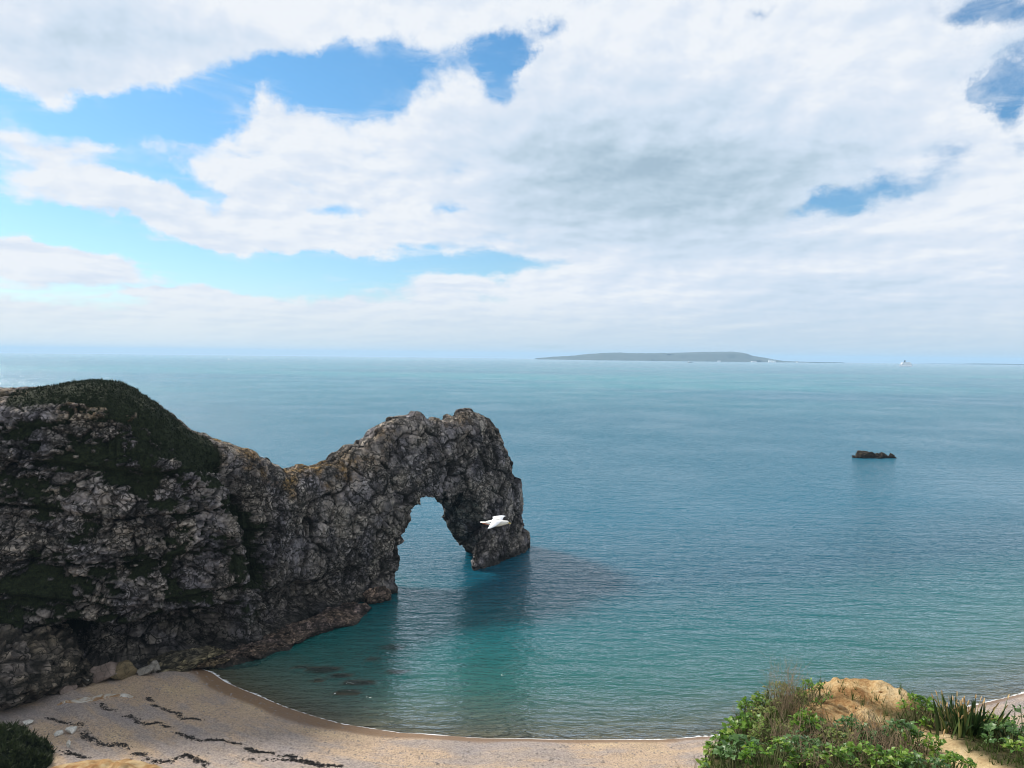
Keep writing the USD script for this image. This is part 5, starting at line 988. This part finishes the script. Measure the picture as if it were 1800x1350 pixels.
B = [  # px, py of the foot, rx, ry, height, leaf size, leaves, material, label
    (1225, 1352, 0.34, 0.34, 0.30, 0.12, 70, cabbage, 'leftmost low cabbage bush spilling over the cliff edge at the bottom'),
    (1262, 1330, 0.40, 0.40, 0.42, 0.13, 90, cabbage, 'large leaved cabbage bush on the left edge just above the lowest one'),
    (1290, 1352, 0.50, 0.42, 0.42, 0.12, 110, glaucous, 'bluish green cabbage bush at the bottom left of the spur'),
    (1300, 1300, 0.40, 0.40, 0.46, 0.12, 100, cabbage, 'bright cabbage bush standing out against the surf line'),
    (1318, 1262, 0.42, 0.42, 0.42, 0.10, 100, cabbage, 'dense rounded green bush on the left rim against the water'),
    (1352, 1240, 0.45, 0.45, 0.44, 0.07, 130, olive, 'olive green small leaved bush at the upper left rim under the grey twigs'),
    (1395, 1246, 0.45, 0.45, 0.46, 0.07, 130, olive, 'olive bush just left of the soil hump, higher of the two rim bushes'),
    (1428, 1234, 0.40, 0.40, 0.40, 0.075, 110, cabbage, 'green bush touching the left shoulder of the soil hump'),
    (1360, 1300, 0.46, 0.46, 0.36, 0.07, 120, olive, 'brownish olive scrub in the middle of the left side'),
    (1350, 1345, 0.50, 0.46, 0.40, 0.10, 110, cabbage, 'cabbage bush at the bottom, second clump right of the bluish one'),
    (1405, 1340, 0.50, 0.46, 0.42, 0.10, 110, glaucous, 'wide bluish bush at the bottom beneath the bare soil scar'),
    (1424, 1290, 0.36, 0.36, 0.40, 0.11, 80, cabbage, 'green bush directly below the foot of the soil hump'),
    (1455, 1352, 0.50, 0.40, 0.34, 0.10, 100, cabbage, 'low leafy bush at the bottom middle of the spur'),
    (1500, 1300, 0.38, 0.38, 0.36, 0.11, 80, glaucous, 'dark bluish bush in front of the crumbling soil face'),
    (1530, 1346, 0.50, 0.42, 0.32, 0.09, 100, cabbage, 'shaded leafy bush under the tangle of dead stems'),
    (1615, 1272, 0.42, 0.42, 0.50, 0.11, 110, cabbage, 'bright green bush at the right foot of the soil hump'),
    (1590, 1310, 0.40, 0.40, 0.34, 0.10, 90, glaucous, 'bluish leafed bush below the bright one, left of the path'),
    (1622, 1322, 0.36, 0.34, 0.32, 0.11, 90, cabbage, 'leafy bush along the left side of the sandy path'),
    (1672, 1354, 0.38, 0.26, 0.22, 0.09, 90, cabbage, 'low bush at the lower left verge of the sandy path'),
    (1620, 1354, 0.42, 0.3, 0.24, 0.09, 90, glaucous, 'bluish bush at the bottom just left of the path verge'),
    (1770, 1310, 0.48, 0.50, 0.36, 0.10, 120, glaucous, 'bluish ground hugging bush right of the path'),
    (1745, 1290, 0.42, 0.40, 0.34, 0.085, 110, cabbage, 'dark green bush right of the path below the sword leaved clump'),
    (1800, 1286, 0.44, 0.44, 0.38, 0.085, 110, cabbage, 'green bush at the right edge of the frame beside the path'),
    (1812, 1334, 0.44, 0.44, 0.34, 0.10, 110, cabbage, 'lowest green bush at the right edge beside the path end'),
    (1580, 1352, 0.45, 0.34, 0.26, 0.085, 90, cabbage, 'low leafy bush at the bottom left of the twin verge bushes'),
    (1330, 1275, 0.40, 0.40, 0.34, 0.08, 100, olive, 'olive scrub between the surf side bush and the rim'),
    (1470, 1318, 0.40, 0.40, 0.30, 0.08, 90, olive, 'olive scrub below the soil scar among dead stems'),
]
for i, (px, py, rx, ry, h, ls, nl, m_, lab) in enumerate(B):
    p = spot(px, py); leafy_bush(p[0], p[1], rx, ry, h, ls, nl, m_, lab, 900 + i, lobes=0.5 if m_ is not olive else 0.2, narrow=0.62 if m_ is not olive else 0.45)
# dead, branching stems
def twig_bush(px, py, spread, h, count, label, seed, thin=0.0035, fork=3, name='dead_twig_bush', cat='dry bush', lean=(0, 0)):
    g = np.random.default_rng(seed); p = spot(px, py)
    o = thing(name, label, cat, p); ms = []
    for k_ in range(count):
        b = np.array([g.normal(0, spread * 0.4), g.normal(0, spread * 0.4), -0.05]); d = np.array([g.normal(lean[0], 0.32), g.normal(lean[1], 0.32), 1.0]); d /= np.linalg.norm(d)
        L = h * (0.55 + 0.6 * g.random()); mid = b + d * L * 0.5 + g.normal(0, 0.03, 3); tip = b + d * L + g.normal(0, 0.05, 3)
        ms.append(tube_mesh([b, mid, tip], thin * 1.5, thin * 0.6, 3))
        for q in range(fork):
            s0 = b + (tip - b) * g.uniform(0.35, 0.9); e = s0 + (d * 0.7 + g.normal(0, 0.5, 3)) * L * g.uniform(0.15, 0.4)
            ms.append(tube_mesh([s0, (s0 + e) / 2 + g.normal(0, 0.012, 3), e], thin * 0.9, thin * 0.4, 3))
            for q2 in range(2):
                s1 = s0 + (e - s0) * g.uniform(0.4, 1.0); e1 = s1 + ((e - s0) * 0.4 + g.normal(0, 0.05, 3))
                ms.append(tube_mesh([s1, e1], thin * 0.6, thin * 0.3, 3))
    obj('twigs', join(ms), dry, o); return o
T = [(1385, 1258, 0.36, 1.12, 56, 'tall feathery grey twig bush rising above the rim against the sea', 0.0026, 4),
     (1342, 1262, 0.14, 0.75, 5, 'few thin bare stems left of the feathery twig bush', 0.003, 2),
     (1312, 1285, 0.22, 0.50, 14, 'small dry twigs on the left rim above the surf', 0.003, 3),
     (1375, 1310, 0.45, 0.60, 40, 'dry stems scattered through the left bushes', 0.004, 3),
     (1412, 1320, 0.40, 0.65, 26, 'pale dead stems leaning before the bluish bush', 0.0045, 2),
     (1500, 1336, 0.50, 0.62, 46, 'brown tangle of dead stems at the bottom centre of the spur', 0.005, 3),
     (1548, 1326, 0.48, 0.62, 44, 'grey brown tangle of dead stems below the soil hump', 0.005, 3),
     (1598, 1336, 0.42, 0.55, 30, 'pale bleached stems beside the path bushes', 0.006, 3),
     (1515, 1283, 0.40, 0.52, 30, 'dry stalks in front of the crumbling soil face', 0.0038, 3),
     (1462, 1290, 0.34, 0.46, 22, 'dry stalks at the left foot of the soil face', 0.0038, 3),
     (1655, 1290, 0.22, 0.55, 8, 'bleached branching twig between the hump and the sword leaved clump', 0.006, 3),
     (1212, 1362, 0.08, 0.48, 3, 'single dark seed stem at the lowest left corner of the spur', 0.006, 3),
     (1455, 1356, 0.5, 0.45, 30, 'brown stems along the bottom edge below the olive scrub', 0.005, 3)]
for i, (px, py, s_, h, k_, lab, thin, fk) in enumerate(T):
    k_ = max(3, int(k_ * (0.62 if i > 2 and i != 11 else 1.0)))
    twig_bush(px, py, s_, h, k_, lab, 1200 + i, thin, fk)
# the sword leaved clump
sword = leafy('sword_leaf', [(0.0, (0.010, 0.026, 0.008)), (0.45, (0.022, 0.05, 0.014)), (0.8, (0.05, 0.085, 0.022)), (1.0, (0.20, 0.18, 0.06))], 3.0, 0.25, 0.4, True, 0.45)
straw = leafy('straw_tip', [(0.0, (0.30, 0.16, 0.06)), (1.0, (0.50, 0.36, 0.18))], 6.0, 0.2, 0.7, True, 0.2)
g = np.random.default_rng(44); p = spot(1694, 1288)
iris = thing('sword_leaved_clump', 'clump of dark upright sword shaped leaves with straw tips above the path', 'plant', p)
def blade_mesh(base, d, L, W, bend, g):
    s = np.linspace(0, 1, 7); side = np.cross(d, [0, 0, 1.0]); side /= np.linalg.norm(side) + 1e-9
    a = g.random() * np.pi; nrm = np.cross(side, d); side = side * math.cos(a) + nrm * math.sin(a)
    c = base + d * (s * L)[:, None] + np.array([d[0], d[1], 0]) * (bend * L * s ** 2)[:, None] - np.array([0, 0, 1.0]) * (bend * 0.9 * L * s ** 3)[:, None]
    w = W * np.interp(s, [0, 0.3, 0.75, 1], [0.7, 1.0, 0.75, 0.06]) / 2
    fold = np.cross(side, d) * (w * 0.5)[:, None]
    v = np.stack([c - side * w[:, None], c + fold, c + side * w[:, None]], 1).reshape(-1, 3)
    return v, grid_faces(7, 3), c[-2:], d
for k_ in range(150):
    bx, by = g.normal(0, 0.24), g.normal(0, 0.18); bz = float(spur_height(np.array([p[0] + bx]), np.array([p[1] + by]))[0][0]) - p[2]
    d = np.array([bx * 0.55 + g.normal(0, 0.16), by * 0.5 + g.normal(0, 0.16), 1.0]); d /= np.linalg.norm(d)
    L = g.uniform(0.42, 0.8); bend = abs(g.normal(0, 0.12)) + (0.7 if k_ % 14 == 0 else 0)
    v, f, tips, _ = blade_mesh(np.array([bx, by, bz - 0.03]), d, L, g.uniform(0.045, 0.07), bend, g)
    lf = obj('leaf', (v, f), sword, iris, smooth=True)
    if k_ % 2 == 0:
        e = tips[-1] - (tips[-1] - tips[0]) * 0.3; td = tips[-1] - tips[0]; td /= np.linalg.norm(td)
        v, f, _, _ = blade_mesh(e, td, 0.10 + 0.06 * g.random(), 0.028, 0.2, g); obj('tip', (v, f), straw, lf, smooth=True)
# small plant beyond the right end of the spur
q = at_depth(1793, 1285, 15.6); zz = float(spur_height(np.array([q[0]]), np.array([q[1]]))[0][0])
leafy_bush(q[0], q[1], 0.22, 0.2, 0.62, 0.13, 40, glaucous, 'pale leaved plant on a thin stem standing against the beach at the right edge', 990, 'cabbage_plant', 'plant', parts_most=60)
# grass and dry stalks round the path and on the hump
g = np.random.default_rng(8); k_ = 5500
xs, ys = g.uniform(2, 12, k_), g.uniform(9.5, 18.2, k_); zz, dd, hu, pdp = spur_height(xs, ys)
keep = (dd > -0.5) & (pdp > 0.5) & (g.random(k_) > np.clip(hu * 1.15, 0, 0.985))
bp = np.column_stack([xs, ys, zz - 0.02])[keep]; hh = 0.06 + 0.18 * g.random(len(bp)) ** 3
gr = obj('rough_grass', blades(bp, np.tile([0, 0, 1.0], (len(bp), 1)), hh, 0.006 + 0.006 * g.random(len(bp)), 0.45, g, 5), leafy('rough_grass_blade', [(0.0, (0.03, 0.055, 0.012)), (0.45, (0.07, 0.10, 0.022)), (0.7, (0.16, 0.14, 0.05)), (1.0, (0.38, 0.30, 0.15))], 3.0, 0.25, 0.7, False, 0.2))
tag(gr, 'rough green and straw coloured grass between the bushes', 'grass', kind='stuff')
clods = [(1470, 1266, 'leftmost crumbled orange clod under the soil hump'), (1500, 1262, 'crumbled orange clod in the middle of the soil scar'), (1530, 1272, 'crumbled orange clod at the right of the soil scar'), (1548, 1218, 'lone clod high on the bare hump'), (1496, 1286, 'lowest orange clod of the soil scar, among dead stems'), (1478, 1244, 'clod on the upper left shoulder of the soil scar')]
for i, (px, py, lab) in enumerate(clods):
    q = spot(px, py); s_ = 0.10 + 0.10 * ((i * 37) % 10) / 10
    v, f = boulder((s_ * 1.2, s_, s_ * 0.8), 500 + i, 2); o = thing('soil_clod', lab, 'soil clod', q, 0.0, 'clods on the soil hump'); obj('clod', (v, f), soil_mat_far, o, smooth=40)

# ------------------------------------------------------------------ air
hz = trimesh.creation.box((80000, 80000, 300.0)); lo = float(V_SEA_LOW) - 2.0
hz.apply_translation((0, 0, lo + 0)); hv = np.array(hz.vertices); hv[:, 2] = np.where(hv[:, 2] > lo, 210.0, lo)
hzm = mat('sea_air', {'v': ('principled_volume', {'color': (0.46, 0.71, 0.95), 'density': HAZE, 'anisotropy': 0.0})}, [], surface=None, volume='v.volume')
h = obj('haze', (hv, np.array(hz.faces)), hzm); tag(h, 'thin sea haze', kind='stuff')
